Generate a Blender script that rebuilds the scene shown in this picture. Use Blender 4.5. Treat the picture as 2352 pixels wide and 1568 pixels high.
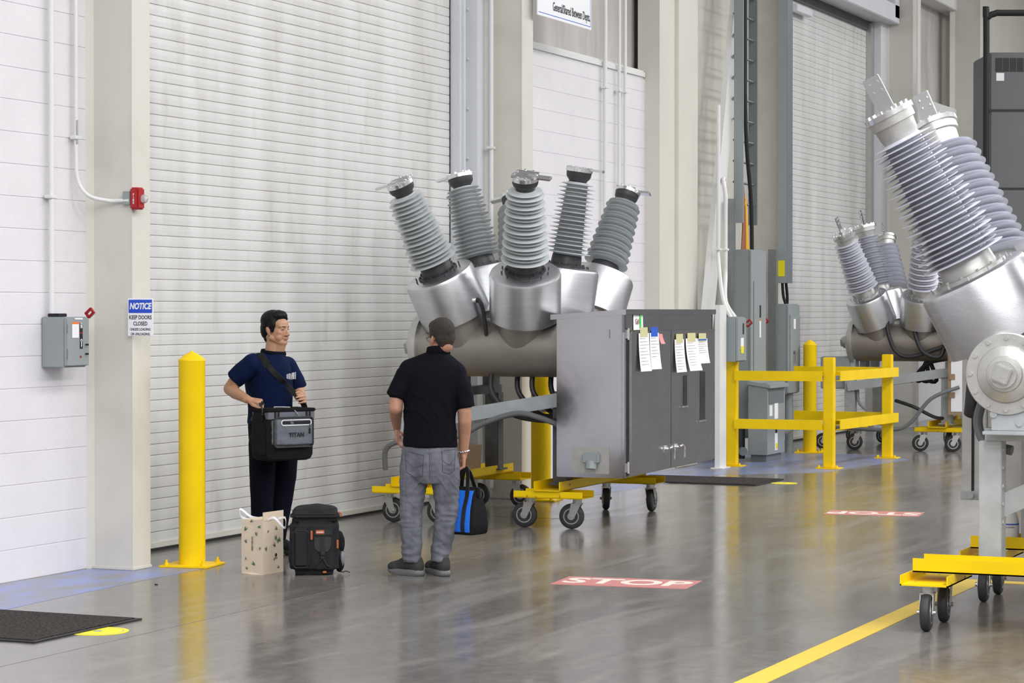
import bpy, bmesh, math, random
from math import sin, cos, pi, radians, atan, tan
from mathutils import Vector as V, Matrix, noise
from mathutils.bvhtree import BVHTree
for o in list(bpy.data.objects): bpy.data.objects.remove(o)
random.seed(7)
S = bpy.context.scene; COL = S.collection
# ------------------------------------------------------------------ camera
TH = atan(2374/5400); PIT = atan(69/5400)
cam = bpy.data.objects.new('camera', bpy.data.cameras.new('camera')); COL.objects.link(cam)
cam.location = (0, 0, 1.71); cam.rotation_euler = (pi/2-PIT, 0, TH)
cam.data.sensor_width = 36; cam.data.lens = 36*5400/2352; cam.data.clip_end = 200
S.camera = cam
R_ = V((cos(TH), sin(TH), 0)); H_ = V((-sin(TH), cos(TH), 0))     # right of and away from the camera, on the floor
# ------------------------------------------------------------------ light
S.view_settings.view_transform = 'Standard'; S.view_settings.look = 'None'
S.view_settings.gamma = 1; S.view_settings.exposure = 0.02; S.view_settings.use_curve_mapping = False
W = bpy.data.worlds.new('world'); S.world = W; W.use_nodes = True
W.node_tree.nodes['Background'].inputs[0].default_value = (0.93, 0.95, 1.0, 1)
W.node_tree.nodes['Background'].inputs[1].default_value = 0.5
def area(x, y, z, sx, sy, power, rot=(0, 0, 0), col=(1, 0.99, 0.985)):
    l = bpy.data.lights.new('high_bay', 'AREA'); l.shape = 'RECTANGLE'; l.size = sx; l.size_y = sy; l.energy = power; l.color = col
    o = bpy.data.objects.new('high_bay_light', l); COL.objects.link(o); o.location = (x, y, z); o.rotation_euler = rot
for ix, pw in ((-5.2, 38), (-0.6, 330), (6.0, 390)):
    for iy in range(-2, 8):
        area(ix, 2+iy*5.5, 8.8, 1.8, 3.2, pw*(1.6 if iy < 1 else 1.0))  # unseen rows behind the camera added and front rows boosted to brighten camera-facing surfaces
# ------------------------------------------------------------------ materials
def lin(c):
    c = c/255; return c/12.92 if c <= 0.04045 else ((c+0.055)/1.055)**2.4
def rgb(r, g, b): return (lin(r), lin(g), lin(b), 1)
MATS = {}
def mat(name, col, rough=0.5, metal=0.0, var=0.0, scale=8.0, bump=0.0, bscale=60.0, stretch=(1, 1, 1), col2=None, coat=0.0, trans=0.0, spec=0.5, thr=None, bdist=.01):
    m = bpy.data.materials.new(name); m.use_nodes = True; nt = m.node_tree; N = nt.nodes; L = nt.links
    b = N['Principled BSDF']; b.inputs['Base Color'].default_value = col; b.inputs['Roughness'].default_value = rough
    b.inputs['Metallic'].default_value = metal; b.inputs['Coat Weight'].default_value = coat; b.inputs['Transmission Weight'].default_value = trans
    b.inputs['Specular IOR Level'].default_value = spec
    if var or bump or col2:
        tc = N.new('ShaderNodeTexCoord'); mp = N.new('ShaderNodeMapping'); mp.inputs['Scale'].default_value = stretch
        L.new(tc.outputs['Object'], mp.inputs[0])
    if var or col2:
        n = N.new('ShaderNodeTexNoise'); n.inputs['Scale'].default_value = scale; n.inputs['Detail'].default_value = 6; L.new(mp.outputs[0], n.inputs[0])
        r = N.new('ShaderNodeValToRGB'); r.color_ramp.elements[0].position = (thr or (0.3, 0.7))[0]; r.color_ramp.elements[1].position = (thr or (0.3, 0.7))[1]
        if col2: r.color_ramp.elements[0].color = col2; r.color_ramp.elements[1].color = col
        else:
            k = 1-var; r.color_ramp.elements[0].color = (col[0]*k, col[1]*k, col[2]*k, 1); r.color_ramp.elements[1].color = col
        L.new(n.outputs[0], r.inputs[0]); L.new(r.outputs[0], b.inputs['Base Color'])
    if bump:
        n2 = N.new('ShaderNodeTexNoise'); n2.inputs['Scale'].default_value = bscale; n2.inputs['Detail'].default_value = 4; L.new(mp.outputs[0], n2.inputs[0])
        bp = N.new('ShaderNodeBump'); bp.inputs['Strength'].default_value = bump; bp.inputs['Distance'].default_value = bdist
        L.new(n2.outputs[0], bp.inputs['Height']); L.new(bp.outputs[0], b.inputs['Normal'])
    MATS[name] = m; return m
mat('cmu', rgb(226, 224, 229), 0.55, var=0.05, scale=3, bump=0.25, bscale=90)
mat('cream', rgb(211, 209, 200), 0.45, var=0.10, scale=1.6, bump=0.03, bscale=20, col2=rgb(197, 194, 184), thr=(0.25, 0.5))
mat('cream2', rgb(216, 214, 204), 0.45, var=0.06, scale=1.5)
mat('white_paint', rgb(226, 227, 226), 0.45, var=0.05, scale=2)
mat('jamb_white', rgb(216, 219, 224), 0.45, var=0.06, scale=2)
mat('insulation', rgb(205, 200, 195), 0.5, var=0.35, scale=1.3, bump=0.4, bscale=4, stretch=(1, 2, 0.5))
mat('yellow', rgb(246, 208, 0), 0.45, spec=.3, var=0.12, scale=4, bump=0.02)
mat('yellow_worn', rgb(246, 210, 0), 0.45, spec=.3, scale=14, col2=rgb(150, 112, 30), thr=(0.28, 0.36))
mat('elec_gray', rgb(146, 154, 156), 0.45, var=0.05, scale=5)
mat('elec_dark', rgb(110, 118, 122), 0.45, var=0.05, scale=5)
mat('strut', rgb(140, 144, 144), 0.4, 0.6, var=0.15, scale=12)
mat('black', rgb(20, 20, 22), 0.5); mat('rubber', rgb(44, 44, 47), 0.55, var=0.2, scale=10); mat('tyre', rgb(52, 53, 57), 0.6, var=0.25, scale=14)
mat('hose', rgb(38, 38, 42), 0.45, bump=0.2, bscale=200); mat('grayhose', rgb(105, 107, 110), 0.5)
mat('galv', rgb(178, 184, 188), 0.42, 0.12, var=0.18, scale=9, bump=0.05, bscale=25)
mat('darksteel', rgb(96, 98, 100), 0.5, 0.4, var=0.25, scale=8)
mat('zinc', rgb(190, 190, 188), 0.35, 0.8, var=0.1, scale=20)
mat('chrome', rgb(225, 225, 225), 0.15, 1.0)
mat('alu_brushed', rgb(208, 210, 213), 0.33, 1.0, var=0.10, scale=6, bump=0.10, bscale=50, stretch=(1, 1, 12))
mat('alu_bright', rgb(225, 226, 228), 0.25, 1.0)
mat('tank_alu', rgb(165, 160, 153), 0.48, 0.75, var=0.2, scale=4, bump=0.05, bscale=60)
mat('cast_alu', rgb(198, 198, 195), 0.42, 0.7, var=0.15, scale=9, bump=0.1, bscale=80)
mat('stainless', rgb(178, 178, 180), 0.13, 1.0, var=0.12, scale=3, bump=0.22, bscale=1.1, bdist=.03)
mat('stainless2', rgb(186, 186, 188), 0.25, 1.0, var=0.12, scale=3, bump=0.4, bscale=1.8, bdist=.02)
mat('shed_gray', rgb(190, 195, 197), 0.35, var=0.05, scale=5, coat=0.25)
mat('shed_pale', rgb(206, 208, 218), 0.38, var=0.05, scale=5, coat=0.2)
mat('cap_dark', rgb(64, 65, 68), 0.45, 0.3, bump=0.1, bscale=80)
mat('paper', rgb(238, 238, 242), 0.6); mat('tape', rgb(205, 200, 150), 0.6); mat('ink', rgb(40, 42, 46), 0.6)
mat('ink_gray', rgb(150, 152, 158), 0.6); mat('blue_ink', rgb(30, 90, 200), 0.5); mat('pink', rgb(240, 140, 140), 0.6); mat('green_tag', rgb(60, 220, 90), 0.6)
mat('sign_white', rgb(240, 241, 245), 0.35); mat('sign_blue', rgb(25, 75, 200), 0.35); mat('red', rgb(165, 22, 28), 0.35); mat('dark_red', rgb(110, 20, 26), 0.4)
mat('orange', rgb(236, 120, 30), 0.5); mat('label_yellow', rgb(235, 225, 30), 0.5)
mat('glass_dark', rgb(26, 26, 28), 0.1); mat('clear', rgb(235, 240, 240), 0.08, trans=0.6)
mat('skin_a', rgb(180, 136, 108), 0.5, var=0.10, scale=30); mat('skin_b', rgb(176, 130, 106), 0.5, var=0.12, scale=30)
mat('lip', rgb(160, 100, 86), 0.5); mat('hair_a', rgb(11, 10, 10), 0.5, spec=.2, bump=0.6, bscale=120, stretch=(1, 1, .25)); mat('hair_b', rgb(52, 42, 36), 0.7, var=0.4, scale=60, bump=0.8, bscale=220)
mat('navy', rgb(10, 25, 60), 0.85, spec=.12, var=0.3, scale=8); mat('navy_dark', rgb(9, 12, 26), 0.85, spec=.12, var=0.2, scale=8)
mat('black_cloth', rgb(11, 13, 21), 0.85, spec=.12, var=0.2, scale=8)
mat('denim', rgb(116, 118, 127), 0.85, spec=.12, var=0.45, scale=11, bump=0.1, bscale=300, stretch=(1, 1, 0.5)); mat('denim_stitch', rgb(70, 72, 80), 0.85)
mat('shoe', rgb(62, 63, 62), 0.7, spec=.12, var=0.2, scale=20); mat('sole', rgb(100, 101, 103), 0.6); mat('shoe_dark', rgb(30, 30, 31), 0.6)
mat('bag_black', rgb(26, 27, 29), 0.8, spec=.12, var=0.3, scale=20, bump=0.1, bscale=200); mat('bag_char', rgb(44, 45, 47), 0.8, spec=.12, var=0.2, scale=30, bump=0.15, bscale=250)
mat('bag_gray', rgb(108, 111, 120), 0.8, spec=.12, var=0.15, scale=40, bump=0.1, bscale=300); mat('reflect', rgb(225, 228, 230), 0.3)
mat('leather', rgb(176, 88, 48), 0.5); mat('kraft', rgb(214, 198, 176), 0.7, var=0.08, scale=6, bump=0.1, bscale=12); mat('leaf', rgb(48, 92, 62), 0.7)
mat('cardboard', rgb(158, 136, 112), 0.7, var=0.1); mat('bright_blue', rgb(20, 110, 225), 0.6); mat('ribbon', rgb(235, 235, 245), 0.5)
mat('bottle', rgb(232, 232, 226), 0.35); mat('wood', rgb(200, 170, 120), 0.7, var=0.2); mat('copper_wire', rgb(150, 96, 66), 0.5); mat('yellow_wire', rgb(235, 180, 30), 0.45)
mat('machine_gray', rgb(98, 101, 104), 0.5, var=0.06, scale=3); mat('wall_gray', rgb(178, 178, 180), .6); mat('purple_gray', rgb(120, 118, 126), 0.5)
mat('mat_rubber', rgb(84, 78, 76), 0.95, spec=.1, var=0.8, scale=60, bump=0.9, bscale=130)
mat('joint', rgb(104, 102, 98), .5, scale=5, col2=rgb(128, 126, 121), thr=(.4, .5)); mat('stop_red', rgb(200, 128, 124), 0.4, scale=9, col2=rgb(160, 120, 116), thr=(0.3, 0.42)); mat('stop_white', rgb(232, 224, 212), 0.4)
mat('blue_floor', rgb(122, 138, 190), 0.3, scale=3.5, col2=rgb(128, 128, 134), thr=(0.38, 0.62), stretch=(1.5, .6, 1))
mat('line_yellow', rgb(228, 196, 70), 0.35, scale=7, col2=rgb(190, 170, 90), thr=(0.25, 0.4))
def floor_mat():
    m = bpy.data.materials.new('floor'); m.use_nodes = True; nt = m.node_tree; N = nt.nodes; L = nt.links; b = N['Principled BSDF']
    tc = N.new('ShaderNodeTexCoord')
    def nz(scale, det, st=(1, 1, 1), dist=0.0):
        mp = N.new('ShaderNodeMapping'); mp.inputs['Scale'].default_value = st; L.new(tc.outputs['Object'], mp.inputs[0])
        n = N.new('ShaderNodeTexNoise'); n.inputs['Scale'].default_value = scale; n.inputs['Detail'].default_value = det; n.inputs['Distortion'].default_value = dist
        L.new(mp.outputs[0], n.inputs[0]); return n
    n1 = nz(0.7, 8, (1, .6, 1), .6); n2 = nz(14, 6); n3 = nz(1.1, 6, (2.6, .5, 1), 1.6)
    r1 = N.new('ShaderNodeValToRGB'); r1.color_ramp.elements[0].position = .3; r1.color_ramp.elements[0].color = rgb(96, 93, 90)
    r1.color_ramp.elements[1].position = .72; r1.color_ramp.elements[1].color = rgb(124, 121, 117); L.new(n1.outputs[0], r1.inputs[0])
    mx = N.new('ShaderNodeMixRGB'); mx.blend_type = 'OVERLAY'; mx.inputs[0].default_value = .45; L.new(r1.outputs[0], mx.inputs[1]); L.new(n2.outputs[0], mx.inputs[2])
    r3 = N.new('ShaderNodeValToRGB'); r3.color_ramp.elements[0].position = .50; r3.color_ramp.elements[0].color = (0, 0, 0, 1); r3.color_ramp.elements[1].position = .80; r3.color_ramp.elements[1].color = (.5, .5, .5, 1)
    L.new(n3.outputs[0], r3.inputs[0])
    m2 = N.new('ShaderNodeMixRGB'); L.new(r3.outputs[0], m2.inputs[0]); L.new(mx.outputs[0], m2.inputs[1]); m2.inputs[2].default_value = rgb(158, 155, 150)
    L.new(m2.outputs[0], b.inputs['Base Color'])
    rr = N.new('ShaderNodeMapRange'); rr.inputs[1].default_value = .3; rr.inputs[2].default_value = .7; rr.inputs[3].default_value = .13; rr.inputs[4].default_value = .22; L.new(n3.outputs[0], rr.inputs[0]); L.new(rr.outputs[0], b.inputs['Roughness'])
    b.inputs['Specular IOR Level'].default_value = .65
    nb = nz(6, 3); bp = N.new('ShaderNodeBump'); bp.inputs['Strength'].default_value = .05; bp.inputs['Distance'].default_value = .01
    L.new(nb.outputs[0], bp.inputs['Height']); L.new(bp.outputs[0], b.inputs['Normal'])
    MATS['floor'] = m
floor_mat()
def door_mat():
    m = bpy.data.materials.new('door'); m.use_nodes = True; nt = m.node_tree; N = nt.nodes; L = nt.links; b = N['Principled BSDF']; b.inputs['Roughness'].default_value = .38
    tc = N.new('ShaderNodeTexCoord')
    def nz(scale, st, p0, p1, c0, c1):
        mp = N.new('ShaderNodeMapping'); mp.inputs['Scale'].default_value = st; L.new(tc.outputs['Object'], mp.inputs[0])
        n = N.new('ShaderNodeTexNoise'); n.inputs['Scale'].default_value = scale; n.inputs['Detail'].default_value = 7; L.new(mp.outputs[0], n.inputs[0])
        r = N.new('ShaderNodeValToRGB'); e = r.color_ramp.elements; e[0].position = p0; e[1].position = p1; e[0].color = c0; e[1].color = c1; L.new(n.outputs[0], r.inputs[0]); return r
    a = nz(2.2, (1, 1.2, .16), .3, .62, rgb(203, 202, 200), rgb(222, 222, 221)); c = nz(3, (1, 2.2, .5), .28, .42, rgb(236, 235, 233), (1, 1, 1, 1))
    mx = N.new('ShaderNodeMixRGB'); mx.blend_type = 'MULTIPLY'; mx.inputs[0].default_value = .8; L.new(a.outputs[0], mx.inputs[1]); L.new(c.outputs[0], mx.inputs[2])
    L.new(mx.outputs[0], b.inputs['Base Color']); MATS['door'] = m
door_mat()
# ------------------------------------------------------------------ mesh helpers
def basis(d, up=(0, 0, 1)):
    d = V(d).normalized(); u = V(up)
    if abs(d.dot(u)) > .99: u = V((1, 0, 0))
    x = u.cross(d).normalized(); y = d.cross(x); return x, y, d
class MB:
    def __init__(s, M=None): s.bm = bmesh.new(); s.M = M or Matrix()
    def _t(s, vs, M=None):
        T = s.M @ (M or Matrix())
        for v in vs: v.co = T @ v.co
    def box(s, x0, x1, y0, y1, z0, z1, bev=0.0, M=None):
        t = bmesh.new(); bmesh.ops.create_cube(t, size=1)
        for v in t.verts: v.co = V(((x0+x1)/2+v.co.x*(x1-x0), (y0+y1)/2+v.co.y*(y1-y0), (z0+z1)/2+v.co.z*(z1-z0)))
        if bev: bmesh.ops.bevel(t, geom=t.edges[:], offset=min(bev, .45*min(abs(x1-x0), abs(y1-y0), abs(z1-z0))), segments=2, affect='EDGES')
        s.add(t, M); return s
    def add(s, t, M=None):
        T = s.M @ (M or Matrix()); mp = {}
        for v in t.verts: mp[v] = s.bm.verts.new(T @ v.co)
        for f in t.faces:
            try: s.bm.faces.new([mp[v] for v in f.verts])
            except ValueError: pass
        t.free()
    def rings(s, rings, cap=True, M=None):
        T = s.M @ (M or Matrix()); prev = None; first = None
        for r in rings:
            cur = [s.bm.verts.new(T @ V(p)) for p in r]
            if prev:
                n = len(cur)
                for i in range(n): s.bm.faces.new((prev[i], prev[(i+1) % n], cur[(i+1) % n], cur[i]))
            else: first = cur
            prev = cur
        if cap: s.bm.faces.new(first[::-1]); s.bm.faces.new(prev)
        return s
    def cyl(s, p0, p1, r0, r1=None, n=20, cap=True):
        r1 = r0 if r1 is None else r1; x, y, d = basis(V(p1)-V(p0))
        return s.rings([[V(p)+x*(r*cos(a))+y*(r*sin(a)) for a in [2*pi*i/n for i in range(n)]] for p, r in ((p0, r0), (p1, r1))], cap)
    def lathe(s, o, d, prof, n=40, cap=True):           # prof: list of (height along d, radius)
        x, y, d = basis(d); o = V(o)
        return s.rings([[o+d*h+x*(r*cos(2*pi*i/n))+y*(r*sin(2*pi*i/n)) for i in range(n)] for h, r in prof], cap)
    def tube(s, pts, r, n=10, sub=6, closed=False):
        P = [V(p) for p in pts]
        if sub > 1 and len(P) > 2:
            Q = []
            for i in range(len(P)-1):
                a, b, c, e = P[max(i-1, 0)], P[i], P[i+1], P[min(i+2, len(P)-1)]
                for k in range(sub):
                    t = k/sub; Q.append(0.5*((2*b)+(c-a)*t+(2*a-5*b+4*c-e)*t*t+(3*b-a-3*c+e)*t**3))
            Q.append(P[-1]); P = Q
        R = []; px = None
        for i, p in enumerate(P):
            d = (P[min(i+1, len(P)-1)]-P[max(i-1, 0)]).normalized()
            if px is None: x, y, d = basis(d)
            else:
                x = (px-d*px.dot(d)).normalized(); y = d.cross(x)
            px = x; R.append([p+x*(r*cos(2*pi*k/n))+y*(r*sin(2*pi*k/n)) for k in range(n)])
        return s.rings(R)
    def ribbon(s, pts, wdir, w, th, sub=6):
        P = [V(p) for p in pts]; Q = []
        for i in range(len(P)-1):
            a, b, c, e = P[max(i-1, 0)], P[i], P[i+1], P[min(i+2, len(P)-1)]
            for k in range(sub):
                t = k/sub; Q.append(0.5*((2*b)+(c-a)*t+(2*a-5*b+4*c-e)*t*t+(3*b-a-3*c+e)*t**3))
        Q.append(P[-1]); R = []; wd = V(wdir).normalized()
        for i, p in enumerate(Q):
            d = (Q[min(i+1, len(Q)-1)]-Q[max(i-1, 0)]).normalized(); x = (wd-d*wd.dot(d)).normalized(); y = d.cross(x)
            R.append([p+x*(w/2)+y*(th/2), p-x*(w/2)+y*(th/2), p-x*(w/2)-y*(th/2), p+x*(w/2)-y*(th/2)])
        return s.rings(R)
    def ell(s, c, r, rot=None, n=20, m=14):
        M = Matrix.Translation(V(c)) @ (rot.to_4x4() if rot is not None else Matrix())
        t = bmesh.new(); bmesh.ops.create_uvsphere(t, u_segments=n, v_segments=m, radius=1)
        for v in t.verts: v.co = V((v.co.x*r[0], v.co.y*r[1], v.co.z*r[2]))
        s.add(t, M); return s
    def cone(s, p0, p1, r0, r1, n=16):                   # limb segment: two balls and the frustum between
        s.ell(p0, (r0,)*3, n=n, m=10); s.ell(p1, (r1,)*3, n=n, m=10); return s.cyl(p0, p1, r0, r1, n)
    def prism(s, poly, ax, a, b):                       # polygon in the two other axes, extruded along ax from a to b
        def P(q, t):
            return V((t, q[0], q[1])) if ax == 0 else V((q[0], t, q[1])) if ax == 1 else V((q[0], q[1], t))
        return s.rings([[P(q, a) for q in poly], [P(q, b) for q in poly]])
    def bolts(s, o, d, R, n, r=.009, h=.012, ph=0.0):
        x, y, d = basis(d)
        for i in range(n):
            a = 2*pi*i/n+ph; p = V(o)+x*(R*cos(a))+y*(R*sin(a)); s.cyl(p, p+d*h, r, r*.95, 6)
        return s
def link(name, mb, m, parent=None, smooth=35, mod=None):
    bmesh.ops.recalc_face_normals(mb.bm, faces=mb.bm.faces[:])
    me = bpy.data.meshes.new(name); mb.bm.to_mesh(me); mb.bm.free()
    return link_me(name, me, m, parent, smooth)
def link_me(name, me, m, parent=None, smooth=35):
    me.materials.clear(); me.materials.append(MATS[m])
    if smooth:
        for p in me.polygons: p.use_smooth = True
        me.set_sharp_from_angle(angle=radians(smooth))
    o = bpy.data.objects.new(name, me); COL.objects.link(o)
    if parent: o.parent = parent
    return o
def tag(o, label, cat, group=None):
    o['label'] = label; o['category'] = cat
    if group: o['group'] = group
    return o
def struct(o): o['kind'] = 'structure'; return o
def empty(name, loc=(0, 0, 0), rz=0.0):
    o = bpy.data.objects.new(name, None); COL.objects.link(o); o.location = loc; o.rotation_euler = (0, 0, rz); o.empty_display_size = .1; return o
def copy_tree(o, parent=None):
    c = o.copy(); COL.objects.link(c); c.parent = parent
    for ch in list(o.children): copy_tree(ch, c)
    return c
def text(name, body, size, org, xd, ud, m, parent=None, bold=0.0, sx=1.0, shear=0.0, align='CENTER', th=.0008, space=1.0):
    cu = bpy.data.curves.new('t', 'FONT'); cu.body = body; cu.size = size; cu.align_x = align; cu.align_y = 'CENTER'; cu.extrude = th/2; cu.offset = bold; cu.shear = shear; cu.resolution_u = 3; cu.space_line = space
    t = bpy.data.objects.new('t', cu); COL.objects.link(t); bpy.context.view_layer.update()
    me = bpy.data.meshes.new_from_object(t.evaluated_get(bpy.context.evaluated_depsgraph_get())); bpy.data.objects.remove(t)
    x = V(xd).normalized(); u = V(ud).normalized(); n = x.cross(u)
    M = Matrix(((x.x*sx, u.x, n.x, org[0]), (x.y*sx, u.y, n.y, org[1]), (x.z*sx, u.z, n.z, org[2]), (0, 0, 0, 1)))
    me.transform(M); return link_me(name, me, m, parent, 0)
def quad(name, org, xd, ud, w, h, th, m, parent=None):   # thin slab centred on org, facing xd x ud
    x = V(xd).normalized(); u = V(ud).normalized(); n = x.cross(u); b = MB(Matrix(((x.x, u.x, n.x, org[0]), (x.y, u.y, n.y, org[1]), (x.z, u.z, n.z, org[2]), (0, 0, 0, 1))))
    b.box(-w/2, w/2, -h/2, h/2, 0, th); return link(name, b, m, parent, 0)
def remesh(mb, voxel, smooth=3, disp=None):
    bmesh.ops.recalc_face_normals(mb.bm, faces=mb.bm.faces[:])
    me = bpy.data.meshes.new('r'); mb.bm.to_mesh(me); mb.bm.free(); o = bpy.data.objects.new('r', me); COL.objects.link(o)
    md = o.modifiers.new('r', 'REMESH'); md.mode = 'VOXEL'; md.voxel_size = voxel
    if smooth: sm = o.modifiers.new('s', 'SMOOTH'); sm.iterations = smooth; sm.factor = .5
    bpy.context.view_layer.update(); out = bpy.data.meshes.new_from_object(o.evaluated_get(bpy.context.evaluated_depsgraph_get()))
    bpy.data.objects.remove(o)
    if disp:
        nr = [v.normal.copy() for v in out.vertices]
        for v, n in zip(out.vertices, nr): v.co = v.co + n*disp(v.co)
        out.update()
    return out
def patch(name, bvh, pts_fn, nu, nv, dirv, off, m, parent, th=.003):   # cloth patch laid on a surface: grid of start points cast along dirv
    bm = bmesh.new(); G = {}
    for i in range(nu+1):
        for j in range(nv+1):
            p = pts_fn(i/nu, j/nv); h = bvh.ray_cast(V(p), V(dirv))
            if h[0] is None: continue
            G[i, j] = bm.verts.new(h[0]-V(dirv)*off)
    for i in range(nu):
        for j in range(nv):
            q = [(i, j), (i+1, j), (i+1, j+1), (i, j+1)]
            if all(k in G for k in q): bm.faces.new([G[k] for k in q])
    bmesh.ops.solidify(bm, geom=bm.faces[:], thickness=th)
    b = MB(); b.add(bm); return link(name, b, m, parent, 60)
def bvh_of(me): return BVHTree.FromPolygons([v.co for v in me.vertices], [p.vertices for p in me.polygons])
XW = -8.87
# ------------------------------------------------------------------ setting
b = MB(); b.box(-9.4, 11, -14, 52, -.1, 0); struct(link('floor', b, 'floor', None, 0))
def cmu(name, y0, y1, z1, x=XW, gap=.0018):
    b = MB(); z = 0.0; c = .2032
    while z < z1-.01:
        zt = min(z+c, z1); b.box(x-.16, x, y0, y1, z+gap, zt-gap, gap*1.5)
        z += c
    b.box(x-.2, x-.004, y0, y1, 0, z1)
    return struct(link(name, b, 'cmu', None, 30))
cmu('wall_left', 9.6, 13.3, 5.0)
b = MB(); b.box(-9.1, XW, -14, 9.6, 0, 5.0); struct(link('wall_left_near', b, 'cmu', None, 0))
cmu('wall_middle', 19.85, 23.75, 4.2, gap=.0008)
b = MB(); b.box(-9.15, -9.02, 19.8, 23.8, 4.2, 7.5); struct(link('wall_middle_upper', b, 'insulation'))
b = MB(); b.box(-9.12, -8.85, 19.86, 23.7, 4.2, 4.29, .02); b.box(-9.0, -8.82, 19.86, 23.7, 5.35, 5.5, .01); struct(link('trim_1', b, 'white_paint'))
b = MB(); b.box(-9.6, -9.35, 19, 52, 0, 12); b.box(-9.6, -9.35, -14, 19, 5, 12); struct(link('wall_back', b, 'white_paint'))
b = MB(); b.box(-9.4, XW, 24.55, 27.0, 0, 9); struct(link('wall_panel', b, 'cream2', None, 0))
b = MB(); b.box(-9.4, XW, 27.0, 28.2, 0, 9); struct(link('wall_pier', b, 'white_paint', None, 0))
b = MB(); b.box(10.8, 11, -14, 52, 0, 9.2); b.box(-9.4, 11, -14.2, -14, 0, 9.2); b.box(-9.4, 11, 52, 52.2, 0, 9.2); struct(link('wall_right', b, 'wall_gray', None, 0))
b = MB(); b.box(-9.6, 11.2, -14.2, 52.2, 9.2, 9.4)
for i in range(11): b.box(-9.4, 11, -13.8+i*6.4, -13.6+i*6.4, 8.7, 9.2)
struct(link('ceiling', b, 'jamb_white', None, 0))
def column(n, y0, y1, x1=-8.53, x0=-8.9, z=9.0, chamfer=True, m='cream'):
    b = MB(); poly = [(x0, y0-.05), (x0+.075, y0), (x1, y0), (x1, y1), (x0, y1)]
    b.rings([[V((p[0], p[1], t)) for p in poly] for t in (.0, z)])
    b.box(x0+.02, x1+.012, y0-.012, y1+.012, 0, .022, .004)
    b.box(x1-.004, x1+.004, y0-.003, y1+.003, 0, z)
    return struct(link('column_%d' % n, b, m, None, 20))
column(1, 13.18, 13.39); column(2, 19.62, 19.87); column(4, 27.40, 27.58); column(5, 34.02, 34.25, x0=-8.95)
column(6, 38.0, 38.3, x1=-8.42)
# rolled steel frame column beside the wall panel
b = MB(); b.box(-8.95, -8.70, 23.72, 24.2, 0, 9); b.box(-8.72, -8.66, 24.2, 24.85, 0, 9, .01); b.box(-8.87, -8.70, 24.2, 24.6, 0, 9); b.box(-8.87, -8.76, 24.98, 25.12, 0, 9)
struct(link('column_3', b, 'cream2', None, 25))
# diagonal brace
P0, P1 = V((-8.55, 24.58, 0.9)), V((-8.6, 26.52, 7.2))
x, y, d = basis(P1-P0, (1, 0, 0)); b = MB()
b.rings([[p+x*.14+y*.05, p-x*.14+y*.05, p-x*.14-y*.01, p+x*.14-y*.01] for p in (P0, P1)])
struct(link('trim_brace', b, 'white_paint', None, 0))
# roll-up doors
def rolldoor(n, y0, y1, z1, x, hood=False):
    b = MB(); pitch = .0785; z = .055; prof = []
    k = 0
    while z < z1:
        prof += [(x, z+.0025), (x+.0012, z+.005), (x+.0022, z+pitch*.5), (x+.0012, z+pitch-.006), (x, z+pitch-.003), (x-.009, z+pitch-.001)]
        z += pitch; k += 1
    b.rings([[V((p[0], t, p[1])) for p in prof+[(x-.05, z), (x-.05, .055)]] for t in (y0, y1)])
    o = link('door_%d' % n, b, 'door', None, 0); struct(o)
    b = MB(); b.box(x-.03, x+.02, y0, y1, .02, .062, .004); struct(link('door_%d_bottom_bar' % n, b, 'cream2', None, 0))
    b = MB(); b.box(x-.025, x+.012, y0, y1, .0, .022); struct(link('door_%d_seal' % n, b, 'rubber', None, 0))
    return o
rolldoor(1, 13.5, 19.3, 6.0, -9.1); rolldoor(2, 27.6, 33.45, 5.86, -9.08)
b = MB(); b.box(-9.10, -9.094, 19.285, 19.30, 0, 9); struct(link('trim_2', b, 'rubber', None, 0))
b = MB(); b.box(-9.1, -9.0, 19.30, 19.42, 0, 9, .004); b.box(-9.02, -8.97, 19.33, 19.36, 0, 9)
for i in range(14):
    b.cyl((-8.972, 19.40, .4+i*.45), (-8.96, 19.40, .4+i*.45), .012, n=8)
struct(link('trim_3', b, 'jamb_white', None, 25))
b = MB(); b.box(-9.4, -8.88, 19.42, 19.84, 0, 9, .003); b.box(-9.35, -8.845, 19.60, 19.62, 0, 9); struct(link('trim_4', b, 'jamb_white', None, 25))
b = MB(); b.box(-9.12, -9.0, 33.45, 33.62, 0, 5.9, .004); struct(link('trim_5', b, 'zinc', None, 25))
b = MB(); b.box(-9.25, -8.9, 33.62, 34.02, 0, 9, .004); b.box(-9.4, -8.72, 27.9, 34.0, 5.93, 6.2, .01); b.box(-9.4, -8.72, 27.9, 34.0, 6.75, 6.95, .01); b.box(-9.0, -8.72, 33.75, 34.0, 6.0, 9, .01); struct(link('trim_6', b, 'jamb_white', None, 25))
b = MB(); b.box(-9.3, -9.04, 27.9, 33.6, 5.80, 7.2); struct(link('door_2_hood', b, 'darksteel', None, 0))
b = MB(); b.box(-9.03, -8.95, 29.6, 30.3, 5.62, 5.72, .01); struct(link('door_2_motor_rail', b, 'jamb_white'))
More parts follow.
